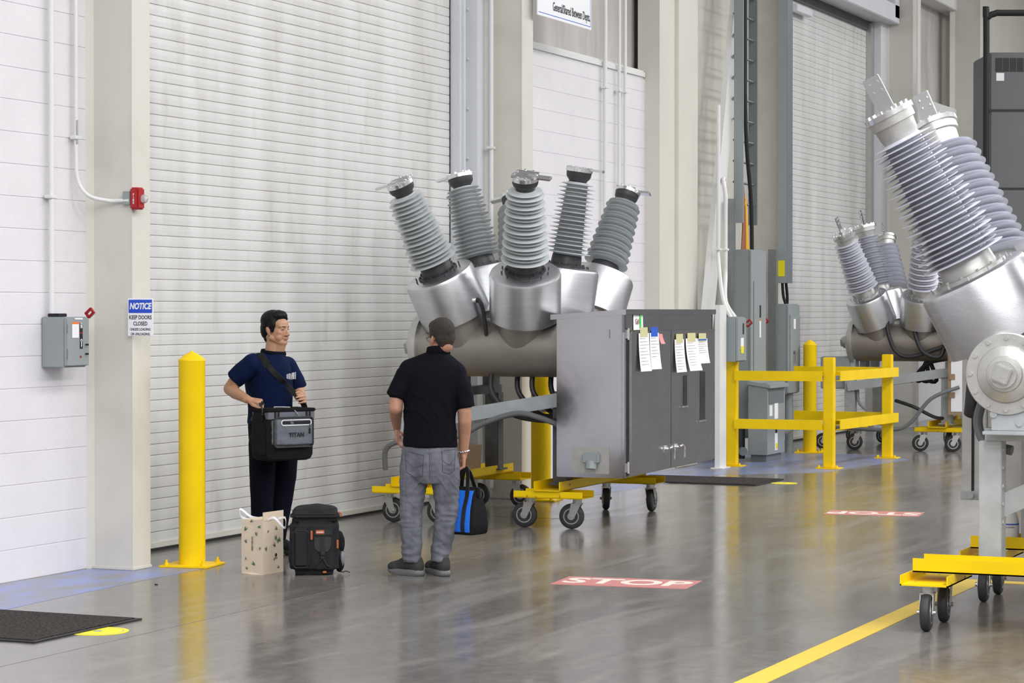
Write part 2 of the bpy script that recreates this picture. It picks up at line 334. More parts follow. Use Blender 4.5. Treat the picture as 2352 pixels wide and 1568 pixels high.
# bays to the right of door 2
for i, (ya, yb) in enumerate(((34.3, 36.4),)):
    b = MB(); b.box(-9.3, -9.1, ya, 38.6, 5.0, 12); struct(link('wall_right_bay_upper', b, 'insulation'))
    b = MB(); b.box(-9.3, -8.95, ya, 38.6, 0, 4.85); struct(link('wall_right_bay', b, 'cmu', None, 0))
    b = MB(); b.box(-9.15, -8.8, ya, 38.6, 4.83, 5.0, .01); b.box(-9.15, -8.8, ya, 38.6, 6.6, 6.8, .01); b.box(-9.12, -8.86, 35.75, 35.85, 0, 9); struct(link('trim_7', b, 'white_paint'))
b = MB(); b.box(-9.3, -8.7, 38.6, 52, 0, 12); struct(link('wall_far', b, 'cream2', None, 0))
# ---- painted floor markings and stickers
def floorpoly(name, pts, m, z=.0012, label=None, cat=None, kind=None):
    b = MB(); b.rings([[V((p[0], p[1], t)) for p in pts] for t in (.0002, z)]); o = link(name, b, m, None, 0)
    if label: tag(o, label, cat)
    if kind: o['kind'] = kind
    return o
floorpoly('floor_paint', [(-8.86, 8), (-8.05, 8), (-8.08, 11.1), (-8.14, 12.3), (-8.16, 13.6), (-8.3, 13.9), (-8.86, 13.1)], 'blue_floor', kind='structure')
floorpoly('floor_paint', [(-8.86, 19.9), (-8.1, 20.2), (-7.9, 23.4), (-7.0, 24.1), (-6.7, 26.6), (-7.1, 27.4), (-8.86, 27.5)], 'blue_floor', kind='structure')
tag(floorpoly('floor_stripe', [(-3.43, 8.0), (-3.29, 8.0), (-3.24, 14.9), (-3.38, 14.9)], 'line_yellow', .002), 'long yellow painted line running diagonally across the floor at bottom right', 'floor line')
tag(floorpoly('floor_stripe', [(-3.24, 14.75), (-1.0, 14.75), (-1.0, 14.88), (-3.24, 14.88)], 'line_yellow', .0024), 'short yellow floor line crossing behind the nearest casters at right edge', 'floor line')
def stop(p, xd, w, h, rot180, label):
    r = empty('floor_sticker', (p[0], p[1], 0)); x = V(xd).normalized(); y = V((-x.y, x.x, 0))
    b = MB(Matrix(((x.x, y.x, 0, 0), (x.y, y.y, 0, 0), (0, 0, 1, 0), (0, 0, 0, 1)))); b.box(-w/2, w/2, -h/2, h/2, 0, .002); link('backing', b, 'stop_red', r, 0)
    k = -1 if rot180 else 1; text('lettering', 'STOP', h*.82, (0, 0, .0028), x*k, y*k, 'stop_white', r, bold=.010, sx=.92)
    tag(r, label, 'floor sticker')
stop((-5.30, 13.85), (.87, .10, 0), .875, .45, False, 'red floor sticker reading STOP near the centre of the floor, upright to the viewer')
stop((-5.20, 19.45), (.79, .10, 0), .80, .43, True, 'faded red STOP sticker lying upside down, farther back toward the yellow barrier')
def rmat(x0, x1, y0, y1, label, sk=0.0):
    r = empty('rubber_mat', ((x0+x1)/2, (y0+y1)/2, 0)); w, h = (x1-x0)/2, (y1-y0)/2
    b = MB(); b.box(-w, w, -h, h, 0.001, .009, .002); link('border', b, 'rubber', r)
    b = MB(); b.box(-w+.03, w-.03, -h+.03, h-.03, .009, .014, .002); link('pile_surface', b, 'mat_rubber', r)
    tag(r, label, 'mat')
rmat(-8.6, -7.12, 10.08, 11.1, 'black ribbed floor mat at bottom left corner')
rmat(-8.55, -7.08, 22.05, 22.98, 'dark floor mat lying behind the steel cabinet near the yellow barrier')
def spot(x, y, r, label):
    root = empty('floor_sticker', (x, y, 0)); b = MB(); b.cyl((0, 0, .0002), (0, 0, .002), r, n=40); link('disc', b, 'label_yellow', root)
    b = MB(); b.lathe((0, 0, .002), (0, 0, 1), [(0, r*.84), (.0006, r*.84), (.0006, r*.82), (0, r*.82)], 36, cap=False); link('printed_ring', b, 'ink_gray', root, 0)
    b = MB(); b.cyl((0, 0, .002), (0, 0, .0027), r*.16, n=6); link('printed_symbol', b, 'ink_gray', root, 0)
    tag(root, label, 'floor sticker')
spot(-7.08, 10.6, .165, 'round yellow floor sticker beside the bottom left mat')
spot(-6.93, 22.5, .13, 'round yellow floor sticker at the end of the far mat')
for i, (x0, x1, y0, y1) in enumerate(((-6.805, -6.800, 8, 16), (-8.2, -7.2, 17.9, 17.906))):
    b = MB(); b.box(x0, x1, y0, y1, .0001, .0007); struct(link('floor_joint', b, 'shoe_dark' if i else 'joint', None, 0))
# ------------------------------------------------------------------ bollards and barrier
def bollard(x, y, h, r, label, rz=.15):
    root = empty('bollard', (x, y, 0), rz)
    b = MB(); b.lathe((0, 0, .012), (0, 0, 1), [(0, r), (h-.075, r), (h-.068, r+.002), (h-.06, r), (h-.03, r*.6), (h-.008, r*.12), (h, .001)], 40); link('post', b, 'yellow', root, 25)
    b = MB(); b.box(-.17, .17, -.17, .17, 0, .014, .003); link('base_plate', b, 'yellow', root)
    for sx in (-1, 1):
        for sy in (-1, 1):
            b = MB(); b.cyl((sx*.13, sy*.13, .014), (sx*.13, sy*.13, .03), .017, n=6); b.cyl((sx*.13, sy*.13, .03), (sx*.13, sy*.13, .05), .008, n=10); link('anchor_bolt', b, 'yellow', root)
    tag(root, label, 'bollard')
bollard(-8.33, 13.60, 1.435, .0895, 'yellow steel bollard beside the first cream column at left')
bollard(-8.33, 19.60, 1.3, .09, 'yellow bollard partly hidden behind the breaker, beside its steel cabinet')
bollard(-8.15, 27.5, 1.36, .08, 'thick yellow bollard behind the barrier, in front of far door')
bollard(-7.6, 34.6, 1.3, .11, 'farthest yellow bollard, behind the small breaker at right')
def barrier():
    root = empty('safety_barrier', (-7.1, 24.8, 0)); O = V((-7.1, 24.8, 0))
    posts = [(-8.22, 24.75), (-7.13, 24.8), (-7.02, 26.85)]
    for i, (x, y) in enumerate(posts):
        q = V((x, y, 0))-O; b = MB(Matrix.Translation(q)); b.box(-.055, .055, -.055, .055, .012, 1.21, .006); p = link('post', b, 'yellow', root)
        b = MB(Matrix.Translation(q)); b.box(-.13, .13, -.1, .1, 0, .012, .002); link('foot_plate', b, 'yellow', p)
        for sx in (-1, 1): b = MB(Matrix.Translation(q)); b.cyl((sx*.1, -.06, .012), (sx*.1, -.06, .04), .015, n=6); link('anchor_bolt', b, 'yellow', p)
    def rail(a, c, z, off=0.0):
        a = V((a[0], a[1], z))-O; c = V((c[0], c[1], z))-O; x, y, d = basis(c-a)
        b = MB(); prof = [(.04, .053), (-.01, .053), (-.01, .045), (.03, .045), (.03, -.045), (-.01, -.045), (-.01, -.053), (.04, -.053)]
        b.rings([[p+x*(-u)+y*w for u, w in prof] for p in (a, c)]); link('rail', b, 'yellow', root, 0)
    for z in (1.005, .475):
        rail((-8.17, 24.69), (-7.185, 24.74), z); rail((-7.06, 24.86), (-6.94, 26.9), z); rail((-8.2, 27.05), (-6.98, 26.95), z)
    tag(root, 'yellow steel safety barrier of posts and rails around the wall electrical panels', 'barrier')
barrier()
# ------------------------------------------------------------------ circuit breakers
def shed_profile(L, rc0, rc1, rs0, rs1, n, alt):
    prof = [(0, rc0*1.02)]; p = L/n
    for i in range(n):
        t = (i+.5)/n; rc = rc0+(rc1-rc0)*t; rs = rs0+(rs1-rs0)*t
        if alt and i % 2: rs = rc+(rs-rc)*.78
        h = (i+.5)*p
        prof += [(h-p*.36, rc), (h-p*.22, rc+(rs-rc)*.35), (h-p*.10, rs-.004), (h-p*.03, rs), (h+p*.03, rs-.003), (h+p*.20, rc+(rs-rc)*.3), (h+p*.34, rc)]
    prof.append((L, rc1)); return prof
def breaker(loc, rz, q, style, label, legs=True, extra=None):
    """q: b, zt, s, alL, alR, ph, r1, r2 ; x along the tanks, y across the three poles"""
    bb, zt, s, alL, alR, ph, r1, r2 = q['b'], q['zt'], q['s'], q['aL'], q['aR'], q['ph'], q['r1'], q['r2']
    root = empty('circuit_breaker', (loc[0], loc[1], 0), rz); pr = q.get('pr', .285); tr = q.get('tr', .235); sc = q.get('sc', 1.0)
    pale = style == 'B'; x0, x1 = q.get('tx', (-.62, .60))
    for pole in (-1, 0, 1):
        yc = pole*s; b = MB()
        b.cyl((x0, yc, zt), (x1, yc, zt), tr, n=48)
        for side in (-1, 1):
            al = alL if side < 0 else alR; d = V((side*sin(al), pole*sin(ph)*cos(al), (cos(ph) if pole else 1)*cos(al))); base = V((side*bb, yc, zt))
            b.cyl(base, base+d*(r1-.36), tr*.9, pr*.80, 36)
        tank = link('tank', b, 'tank_alu', root)
        b = MB(); b.lathe((x0-.045, yc, zt), (1, 0, 0), [(-.075, .06), (-.07, .095), (-.055, .10), (-.05, tr*.62), (-.03, tr*.80), (-.012, tr*.84), (-.010, tr+.03), (0, tr+.035), (.05, tr+.035)], 44)
        b.bolts((x0-.045, yc, zt), (-1, 0, 0), tr+.005, 12, .014, .02); f = link('end_flange', b, 'cast_alu', tank)
        b = MB(); b.box(-.035, .05, -.045, .045, -.045, .045, .006, Matrix.Translation((x0-.15, yc, zt)) @ Matrix.Rotation(.4, 4, 'X')); b.cyl((x0-.15, yc, zt), (x0-.10, yc, zt), .075, n=20); b.bolts((x0-.128, yc, zt), (-1, 0, 0), .06, 5, .008, .012)
        link('drive_housing', b, 'cast_alu', tank)
        b = MB(); b.lathe((x1, yc, zt), (1, 0, 0), ([(0, tr+.03), (.03, tr+.03), (.035, tr*.8), (.04, .1)] if pale else [(-.03, tr+.001), (-.002, tr+.001), (.0, tr*.8), (.001, .1)]), 40); link('end_flange', b, 'cast_alu', tank)
        for side in (-1, 1):
            al = alL if side < 0 else alR; d = V((side*sin(al), pole*sin(ph)*cos(al), (cos(ph) if pole else 1)*cos(al))); base = V((side*bb, yc, zt))
            lo = r1-.385*sc; b = MB(); R = .034
            b.lathe(base, d, [(lo, pr-.03), (lo, pr), (r1-R, pr), (r1-R*.3, pr-R*.3), (r1, pr-R), (r1+.001, .1)], 56); link('transformer_housing', b, 'alu_brushed', root, 30)
            bot = r1+.10*sc; top = r2-q.get('cap', .115); L = top-bot; k = q.get('ins', 1.0)
            b = MB(); n = q.get('n', 18)
            b.lathe(base+d*bot, d, shed_profile(L, .118*k, .085*k, .195*k, .150*k, n, True), 48)
            ins = link('bushing', b, 'shed_pale' if pale else 'shed_gray', root, 40)
            b = MB(); b.lathe(base, d, [(r1, .165*k), (r1+.018, .165*k), (r1+.022, .128*k), (r1+.09*sc, .122*k), (bot+.012, .112*k)], 40); b.bolts(base+d*(r1+.018), d, .148*k, 12, .009, .014)
            b.bolts(base+d*r1, d, .19*k, 12, .006, .02, .2)
            link('neck_flange', b, 'cast_alu' if pale else 'cap_dark', ins)
            cr = q.get('cr', .105); b = MB()
            b.lathe(base, d, ([(top-.015, cr*.70), (top+.03, cr*.80), (r2-.082, cr*.84), (r2-.078, cr*.95), (r2-.03, cr*.97)] if pale else [(top-.01, .072), (top+.012, .075), (top+.035, cr*.90), (top+.05, cr*.97), (r2-.03, cr)]), 36); cap = link('end_cap', b, 'cast_alu' if pale else 'cap_dark', ins)
            b = MB(); b.cyl(base+d*(r2-.03), base+d*r2, cr*1.05, n=36)
            dd = V(d).normalized(); yy = (V((1, 0, 0))-dd*dd.x).normalized(); xx = dd.cross(yy); b.bolts(base+d*r2, d, cr*.85, 8 if not pale else 12, .011, .016); link('top_plate', b, 'alu_bright', ins)
            M = Matrix.Translation(base+d*r2) @ Matrix(((yy.x, xx.x, dd.x, 0), (yy.y, xx.y, dd.y, 0), (yy.z, xx.z, dd.z, 0), (0, 0, 0, 1))); b = MB(M)
            if pale:
                b.box(-.015, .0, -.05, .05, 0, .21, .004)
                for u in (-.025, .025):
                    for w in (.12, .17): b.cyl((-.024, u, w), (.009, u, w), .011, n=10)
                b.box(-.03, .015, -.06, .06, 0, .02, .003)
            else:
                # flat terminal bar reaching sideways, ribbed
                b.box(-.21 if side < 0 else .02, -.02 if side < 0 else .21, -.03, .03, -.012, .008, .003)
                for u in range(-3, 4): b.box(-.09, .09, u*.025-.006, u*.025+.006, 0, .01, .002)
            link('terminal_pad', b, 'alu_bright', ins)
    # galvanised stand
    fy, lx = q.get('fy', .74), .0625; zt0 = zt-tr-.08; ztop = q.get('base', .335); fm = 'galv' if pale else 'darksteel'
    for sx in (-1, 1):
        fx = q.get('fxl', .60) if sx < 0 else q.get('fxr', .60)
        for sy in (-1, 1):
            b = MB(); X0, Y0 = sx*fx, sy*fy
            b.box(X0-lx, X0+lx, Y0-lx, Y0+lx, ztop, zt0-.1, .004); b.box(X0-.09, X0+.09, Y0-.09, Y0+.09, ztop, ztop+.014)
            for k in range(5): b.cyl((X0-.02, Y0-lx, .55+k*.1), (X0-.02, Y0-lx-.006, .55+k*.1), .012, n=10)
            link('leg', b, fm, root, 25)
        b = MB(); b.box(sx*fx-.06, sx*fx+.06, -fy-.03, fy+.03, zt0-.1, zt0-.03, .003); b.box(sx*fx-.04, sx*fx+.04, -s-.1, -s+.1, zt0-.03, zt-tr*.9); b.box(sx*fx-.04, sx*fx+.04, -.1, .1, zt0-.03, zt-tr*.9); b.box(sx*fx-.04, sx*fx+.04, s-.1, s+.1, zt0-.03, zt-tr*.9)
        link('cross_beam', b, fm, root, 25)
    for sy in q.get('bars', (-1, 1)):
        x, y, d = basis((1.30, 0, .22)); p0 = V((q.get('barx', -.62), sy*(fy+.09), .78)); p1 = p0+V((q.get('barl', 1.58), 0, .24)); b = MB()
        b.rings([[p+x*.006+y*.055, p-x*.006+y*.055, p-x*.006-y*.055, p+x*.006-y*.055] for p in (p0, p1)]); b.rings([[p+x*.06+y*.055, p-x*.0+y*.055, p-x*.0+y*.045, p+x*.06+y*.045] for p in (p0, p1)])
        link('brace_bar', b, 'galv', root, 0)
    tag(root, label, 'circuit breaker'); root['_q'] = 0; del root['_q']
    return root
def cabinet(root, cx0, cx1, y0, y1, z0, z1, ym):
    b = MB(); b.box(cx0, cx1-.02, y0, y1, z0, z1-.03, .004); b.box(cx1-.02, cx1, y0, y0+.045, z0, z1-.03, .003); b.box(cx1-.02, cx1, y1-.045, y1, z0, z1-.03, .003)
    b.box(cx1-.02, cx1, y0, y1, z1-.17, z1-.03, .003); cab = link('control_cabinet', b, 'stainless', root, 25)
    b = MB(); poly = [(cx0-.04, z1-.07), (cx0-.04, z1-.03), (cx1+.02, z1+.012), (cx1+.02, z1-.03)]
    b.rings([[V((p[0], t, p[1])) for p in poly] for t in (y0-.03, y1+.03)]); link('cabinet_roof', b, 'stainless', cab, 25)
    zb, zt = z0+.015, z1-.165
    for i, (a, c) in enumerate(((y0+.075, ym-.003), (ym+.003, y1-.05))):
        b = MB(); b.box(cx1+.002, cx1+.03, a, c, zb, zt, .005); b.box(cx1+.028, cx1+.036, a, c, zt-.006, zt+.006, .002)
        link('cabinet_door', b, 'stainless2', cab, 25)
    for z in (zb+.02, zt-.06):
        b = MB(); b.cyl((cx1+.012, y0+.055, z), (cx1+.012, y0+.055, z+.09), .011, n=10); b.box(cx1-.005, cx1+.012, y0+.03, y0+.075, z+.01, z+.08, .002); link('hinge', b, 'chrome', cab)
    b = MB(); b.box(cx1-.004, cx1+.003, y0+.045, y0+.075, z0+.01, z1-.17); link('door_gap_seal', b, 'rubber', cab, 0)
    for i, (yy, h) in enumerate(((ym-.16, .05), (ym+.12, .09))):
        b = MB(); zc = z0+.18; b.cyl((cx1+.03, yy, zc), (cx1+.05, yy, zc), .022, n=16); b.cyl((cx1+.05, yy, zc), (cx1+.075, yy, zc), .012, n=10); b.tube([(cx1+.072, yy-.02, zc+.005), (cx1+.08, yy+.06, zc+.01), (cx1+.078, yy+.10, zc-.02), (cx1+.075, yy+.105, zc-.09)], .009, 8); b.box(cx1+.03, cx1+.036, yy-.05, yy+.05, zc-.03, zc+.03, .003)
        link('door_handle', b, 'chrome', cab)
    for yy, w, za, zc in ((.41, .11, .93, 1.18), (.92, .15, .79, 1.20)):
        b = MB(); b.box(cx1+.03, cx1+.038, yy-w/2-.02, yy+w/2+.02, za-.03, zc+.03, .002); f = link('window_frame', b, 'stainless', cab, 0)
        b = MB(); b.box(cx1+.0385, cx1+.0395, yy-w/2, yy+w/2, za, zc); link('window_glass', b, 'glass_dark', cab, 0)
        b = MB(); b.box(cx1+.036, cx1+.05, yy-w/2-.01, yy+w/2+.01, za-.015, za-.005); link('window_sill', b, 'alu_bright', cab, 0)
    return cab
def caster(parent, x, y, ztop, head, R=.1, w=.052):
    M = Matrix.Translation((x, y, 0)) @ Matrix.Rotation(head, 4, 'Z')
    ax = -.045; b = MB(M)
    b.box(-.06, .06, -.055, .055, ztop-.008, ztop, .002); b.cyl((0, 0, ztop-.04), (0, 0, ztop-.008), .036, n=20)
    b.box(-.05, .04, -.04, .04, ztop-.05, ztop-.04, .003)
    for s in (-1, 1):
        yy = s*(w/2+.008); b.rings([[V((p[0], yy+t, p[1])) for p in ((-.045, ztop-.045), (.035, ztop-.045), (ax+.022, R-.02), (ax, R-.028), (ax-.022, R-.005))] for t in (-.0025, .0025)])
        b.cyl((ax, yy, R), (ax, yy+s*.016, R), .012, n=8)
    c = link('caster', b, 'zinc', parent, 30)
    b = MB(M); prof = [(-w/2, R*.62), (-w/2, R*.86), (-w*.36, R*.97), (-w*.15, R), (w*.15, R), (w*.36, R*.97), (w/2, R*.86), (w/2, R*.62)]
    b.lathe((ax, 0, R), (0, 1, 0), prof, 36); link('tyre', b, 'tyre', c, 40)
    b = MB(M); b.lathe((ax, 0, R), (0, 1, 0), [(-w/2-.001, .018), (-w/2-.001, .03), (-w*.25, .034), (-w*.25, R*.52), (-w/2-.002, R*.55), (-w/2-.002, R*.63), (w/2+.002, R*.63), (w/2+.002, R*.55), (w*.25, R*.52), (w*.25, .034), (w/2+.001, .03), (w/2+.001, .018)], 32); link('wheel_hub', b, 'zinc', c, 40)
def dolly(loc, rz, xc, heads, label, group=None, xs=(-.2, .2), ys=(-.87, .87), hw=.11, ln=1.02):
    root = empty('transport_dolly', (loc[0], loc[1], 0), rz)
    b = MB(); b.box(xc-hw, xc+hw, -ln, ln, .300, .308); b.box(xc-hw, xc-hw+.008, -ln, ln, .300, .375); b.box(xc+hw-.008, xc+hw, -ln, ln, .300, .375); link('channel_beam', b, 'yellow', root, 0)
    i = 0
    for y in ys:
        b = MB(); w = .13; e = .09; b.box(xc+xs[0]-e, xc+xs[1]+e, y-w, y+w, .243, .251)
        for s in (-1, 1): b.box(xc+xs[0]-e, xc+xs[1]+e, y+s*w-(.008 if s > 0 else 0), y+s*w+(.008 if s < 0 else 0), .243, .298)
        link('cross_channel', b, 'yellow_worn', root, 0)
        for x in xs: caster(root, xc+x, y+.0, .243, heads[i]); i += 1
    tag(root, label, 'dolly', group); return root
# big breaker in the middle (tanks run across the view)
L1 = (-7.765, 17.97); Z1 = .045
B1 = breaker(L1, Z1, dict(b=.24, zt=1.42, s=.67, aL=.25, aR=.153, ph=.417, r1=.67, r2=1.486, n=18, tx=(-.62, .645), fxl=.585, fxr=.585, barx=-.82, barl=1.46), 'A', 'large circuit breaker with six grey ribbed bushings and dark caps, behind the men')
cab1 = cabinet(B1, .65, 1.21, -1.06, 1.36, .42, 1.715, .05)
# access plate and hooded outlet on the cabinet side
b = MB(); b.box(1.21-.43, 1.21-.125, -1.064, -1.06, .45, .66, .001)
for i in range(4):
    for z in (.465, .645): b.cyl((.805+i*.084, -1.064, z), (.805+i*.084, -1.07, z), .008, n=8)
link('access_plate', b, 'cast_alu', cab1, 25)
b = MB(); b.box(.88, 1.01, -1.13, -1.064, .53, .62, .012); b.cyl((.95, -1.11, .49), (.95, -1.10, .55), .045, n=16); link('outlet_hood', b, 'elec_gray', cab1)
b = MB(); b.box(1.04, 1.09, -1.07, -1.06, 1.50, 1.57, .006); link('vent_cover', b, 'stainless2', cab1)
# name plate on the tank and small hoses
b = MB()
for i, (x, y) in enumerate(((-.02, -.75), (.15, -.6), (.3, -.66), (.42, -.55), (.5, -.4))):
    b.tube([(x, y, 1.22), (x+.02, y-.02, 1.05), (x+.22, y-.05, .88), (.58, y-.1, .84+.05*i), (.66, y-.1, .84+.05*i)], .021, 10)
link('control_hose', b, 'hose', B1)
b = MB(); b.tube([(-.93, -.80, .42), (-.90, -.84, .60), (-.70, -.86, .67), (-.3, -.87, .70), (0, -.88, .83), (.25, -.88, .90), (.45, -.9, .87), (.66, -.92, .80)], .022, 10); link('control_hose', b, 'grayhose', B1)
b = MB(); b.tube([(-.10, -.93, 1.80), (-.05, -.95, 1.80), (-.02, -.93, 1.72), (-.01, -.88, 1.52)], .016, 10); h = link('sensor_hose', b, 'hose', B1)
b = MB(); b.cyl((-.12, -.92, 1.80), (-.06, -.95, 1.80), .021, n=12); link('hose_fitting', b, 'chrome', h)
b = MB(Matrix.Translation((.50, -.67, 1.42))); 
for i in range(7): 
    a0, a1 = -2.25+i*.05, -2.21+i*.05
# breaker 1 dollies
for i, (xc, lab, hd) in enumerate(((-.655, 'yellow caster dolly under the left end of the large breaker', (pi, pi, pi, pi)), (.585, 'yellow caster dolly under the large breaker, beside its steel cabinet', (.12, .15, -1.1, -1.5)))):
    dolly(L1, .02, xc, hd, lab)
# small breaker in the background
L2 = (-7.30, 29.1); q2 = dict(b=.235, zt=1.33, s=.57, aL=.25, aR=.12, ph=.40, r1=.64, r2=1.51, n=19, ins=1.0, cr=.14, cap=.14, pr=.262, tx=(-.58, .6))
B2 = breaker(L2, .03, q2, 'B', 'farthest circuit breaker with pale ribbed bushings, small behind the barrier')
b = MB(); b.box(.66, 1.30, -1.0, 1.0, .46, 1.70, .004); c2 = link('control_cabinet', b, 'cardboard', B2, 0)
b = MB(); b.box(.70, 1.27, -1.006, -1.0, .50, 1.66, .002); link('protective_sheet', b, 'sign_white', c2, 0)
for z in (.70, .92, 1.14, 1.36): b = MB(); b.box(.68, .75, -1.012, -1.006, z-.035, z+.035); link('tape_strip', b, 'cardboard', c2, 0)
b = MB()
for i in range(3):
    x = -.12+i*.33; b.tube([(x, -.82, 1.60), (x+.02, -.87, 1.45), (x+.12, -.88, 1.22), (x+.32, -.86, 1.16), (.62, -.8, 1.30+i*.06), (.80, -.75, 1.35+i*.05)], .026, 10)
for i in range(4): b.tube([(.05+i*.06, -.3-i*.1, .9), (.12+i*.1, -.5, .86), (.35, -.6, 1.08+i*.05), (.80, -.7, 1.15+i*.05)], .026, 10)
link('control_hose', b, 'hose', B2)
b = MB(); b.tube([(-.65, -1.3, .30), (0, -1.28, .28), (.25, -1.25, .36), (.5, -1.2, .66), (.82, -1.1, .80)], .024, 10); link('control_hose', b, 'grayhose', B2)
b = MB(); b.tube([(.0, -.9, .62), (.25, -1.0, .55), (.5, -.9, .42), (.62, -.6, .42)], .022, 8); link('control_hose', b, 'hose', B2)
b = MB(); b.box(-.98, -.62, -.75, -.55, .75, 1.15, .01); b.tube([(-.6, -.72, .78), (-.52, -.74, .82), (-.5, -.74, .6), (-.42, -.7, .5)], .02, 8); link('drive_box', b, 'elec_gray', B2)
for xc, lab, hd in ((-.70, 'yellow dolly under the left end of the farthest breaker, behind the barrier', (.3, .2, -.4, -.4)), (.52, 'yellow dolly under the right end of the farthest breaker, outside the barrier', (.2, .25, -1., -1.))):
    dolly(L2, .03, xc, hd, lab, ys=(-.75, .75), ln=.95)
# near breaker at the right edge (tanks run away from the viewer)
L3 = (-2.0, 13.42); q3 = dict(b=.24, zt=1.37, s=.68, aL=.20, aR=.17, ph=.44, r1=.615, r2=1.64, n=26, ins=1.27, pr=.315, sc=1.0, fx=.50, fy=.787, base=.33, tx=(-.60, .60), tr=.19, cr=.138, cap=.17, bars=(), fxl=.50, fxr=.64)
B3 = breaker(L3, pi/2, q3, 'B', 'nearest circuit breaker, cut off by the right edge, pale bushings leaning left')
b = MB(); b.box(.80, 1.35, -1.02, 1.18, .60, 1.60, .004); b.box(.78, .80, 1.10, 1.25, .60, 1.6, .004); c3 = link('control_cabinet', b, 'cast_alu', B3, 0)
b = MB(); b.box(.772, .781, 1.175, 1.19, .61, 1.58); link('door_gap_seal', b, 'black', c3, 0)
b = MB(); b.box(.70, .80, 1.05, 1.24, .57, .62, .004); b.box(.68, .80, .9, 1.12, .56, .59, .004); b.cyl((.70, 1.17, .60), (.66, 1.17, .60), .018, n=10); link('mounting_bracket', b, 'galv', c3)
b = MB(); b.tube([(-.2, .93, 1.50), (-.2, .95, 1.30), (-.2, .96, 1.18), (-.18, .97, 1.13)], .05, 16); link('cable_sleeve', b, 'rubber', B3)
b = MB(); b.tube([(-.35, .86, 1.25), (-.36, .9, 1.10), (-.38, .85, .98), (-.4, .7, .94)], .028, 10); link('control_hose', b, 'grayhose', B3)
b = MB(); b.box(-.64, -.60, .20, .765, 1.06, 1.22, .004); b.box(-.70, -.52, .18, .80, 1.04, 1.06, .003)
for i in range(2): b.cyl((-.64, .75-i*.14, 1.15-i*.045), (-.65, .75-i*.14, 1.15-i*.045), .02, n=12)
link('saddle_plate', b, 'galv', B3, 25)
b = MB(); x, y, d = basis((0, -1, .45)); p0 = V((-.45, .78, .62)); p1 = p0+V((0, -.9, .42)); b.rings([[p+x*.02+y*.06, p-x*.02+y*.06, p-x*.02-y*.06, p+x*.02-y*.06] for p in (p0, p1)]); link('diagonal_strut', b, 'galv', B3, 0)
for xc, lab, hd in ((-.78, 'nearest yellow dolly, at the lower right corner below the near breaker', (.25, .12, .1, .1)), (.62, 'yellow dolly behind the nearest one at the right edge, carrying the plastic bottle', (-.05, 1.2, .1, .1))):
    dolly((-2.10, 13.42), pi/2, xc, hd, lab, ys=(-.93, .93), ln=1.03, hw=.13)
# ------------------------------------------------------------------ taped papers on the steel cabinet
M1 = Matrix.Translation((L1[0], L1[1], 0)) @ Matrix.Rotation(Z1, 4, 'Z')
XD = M1.to_3x3() @ V((0, 1, 0)); XN = M1.to_3x3() @ V((1, 0, 0))
def sheet(y, z, w, h, label, lines=8, top=None, block=False, tp='tape', name='paper_sheet', m='paper', curl=.02, x=1.247):
    root = empty(name, M1 @ V((x, y, z)), Z1); b = MB(); n = 8; bm = b.bm
    G = []
    for i in range(n+1):
        t = i/n; zz = h/2-t*h; off = .001+curl*t*t
        G.append([(off, -w/2, zz), (off+curl*.3*t, w/2, zz)])
    b.rings([[V(g[0]), V(g[1]), V(g[1])+V((.0008, 0, 0)), V(g[0])+V((.0008, 0, 0))] for g in G]); link('page', b, m, root, 60)
    def at(zz): t = (h/2-zz)/h; return .001+curl*t*t+curl*.3*t*.5+.0022
    b = MB(); k = 0
    for i in range(lines):
        zz = h*.36-i*h*.085
        if zz < -h*.42: break
        ww = w*(.33+.08*((i*7) % 3)-.05); b.box(at(zz), at(zz)+.0004, -w*.40, -w*.40+ww*1.9, zz-.0013, zz+.0013); k = 1
    if k: link('printed_lines', b, 'ink_gray', root, 0)
    else: b.bm.free()
    if top: b = MB(); b.box(at(h*.45), at(h*.45)+.0006, -w*.42, w*.42, h*.42, h*.46+.004); link('printed_header', b, top, root, 0)
    if tp: b = MB(); b.box(.002, .0036, -w*.36, w*.36, h/2-.03, h/2+.045); link('tape_strip', b, tp, root, 0)
    tag(root, label, 'paper'); return root
sheet(-.70, 1.39, .26, .30, 'left taped paper form on the steel cabinet door', 9)
sheet(-.43, 1.395, .24, .29, 'taped paper with blue tape on the left cabinet door, beside the pink note', 7, tp='blue_ink')
sheet(-.26, 1.49, .09, .08, 'small pink sticky note on the left cabinet door', 0, tp=None, m='pink', name='sticky_note')
sheet(.25, 1.345, .26, .27, 'tall taped paper with rows of characters on the right cabinet door, first of three', 11)
sheet(.59, 1.35, .32, .27, 'thick stack of taped papers in the middle of the right cabinet door', 9, curl=.04)
sheet(.91, 1.375, .30, .21, 'taped paper with a blue header, rightmost on the cabinet door', 6, top='blue_ink')
p = sheet(-.74, 1.64, .24, .15, 'small handwritten note with green tag on the cabinet edge above the doors', 2, tp=None, x=1.213, curl=.002)
text('lettering', 'G#1', .06, (.008, -.03, -.01), (0, 1, 0), (0, 0, 1), 'dark_red', p); b = MB(); b.box(.006, .009, .03, .06, -.06, .07); link('green_tag', b, 'green_tag', p, 0); b = MB(); b.box(-.0, .0015, -.11, .11, -.05, .03); link('tape_strip', b, 'tape', p, 0)
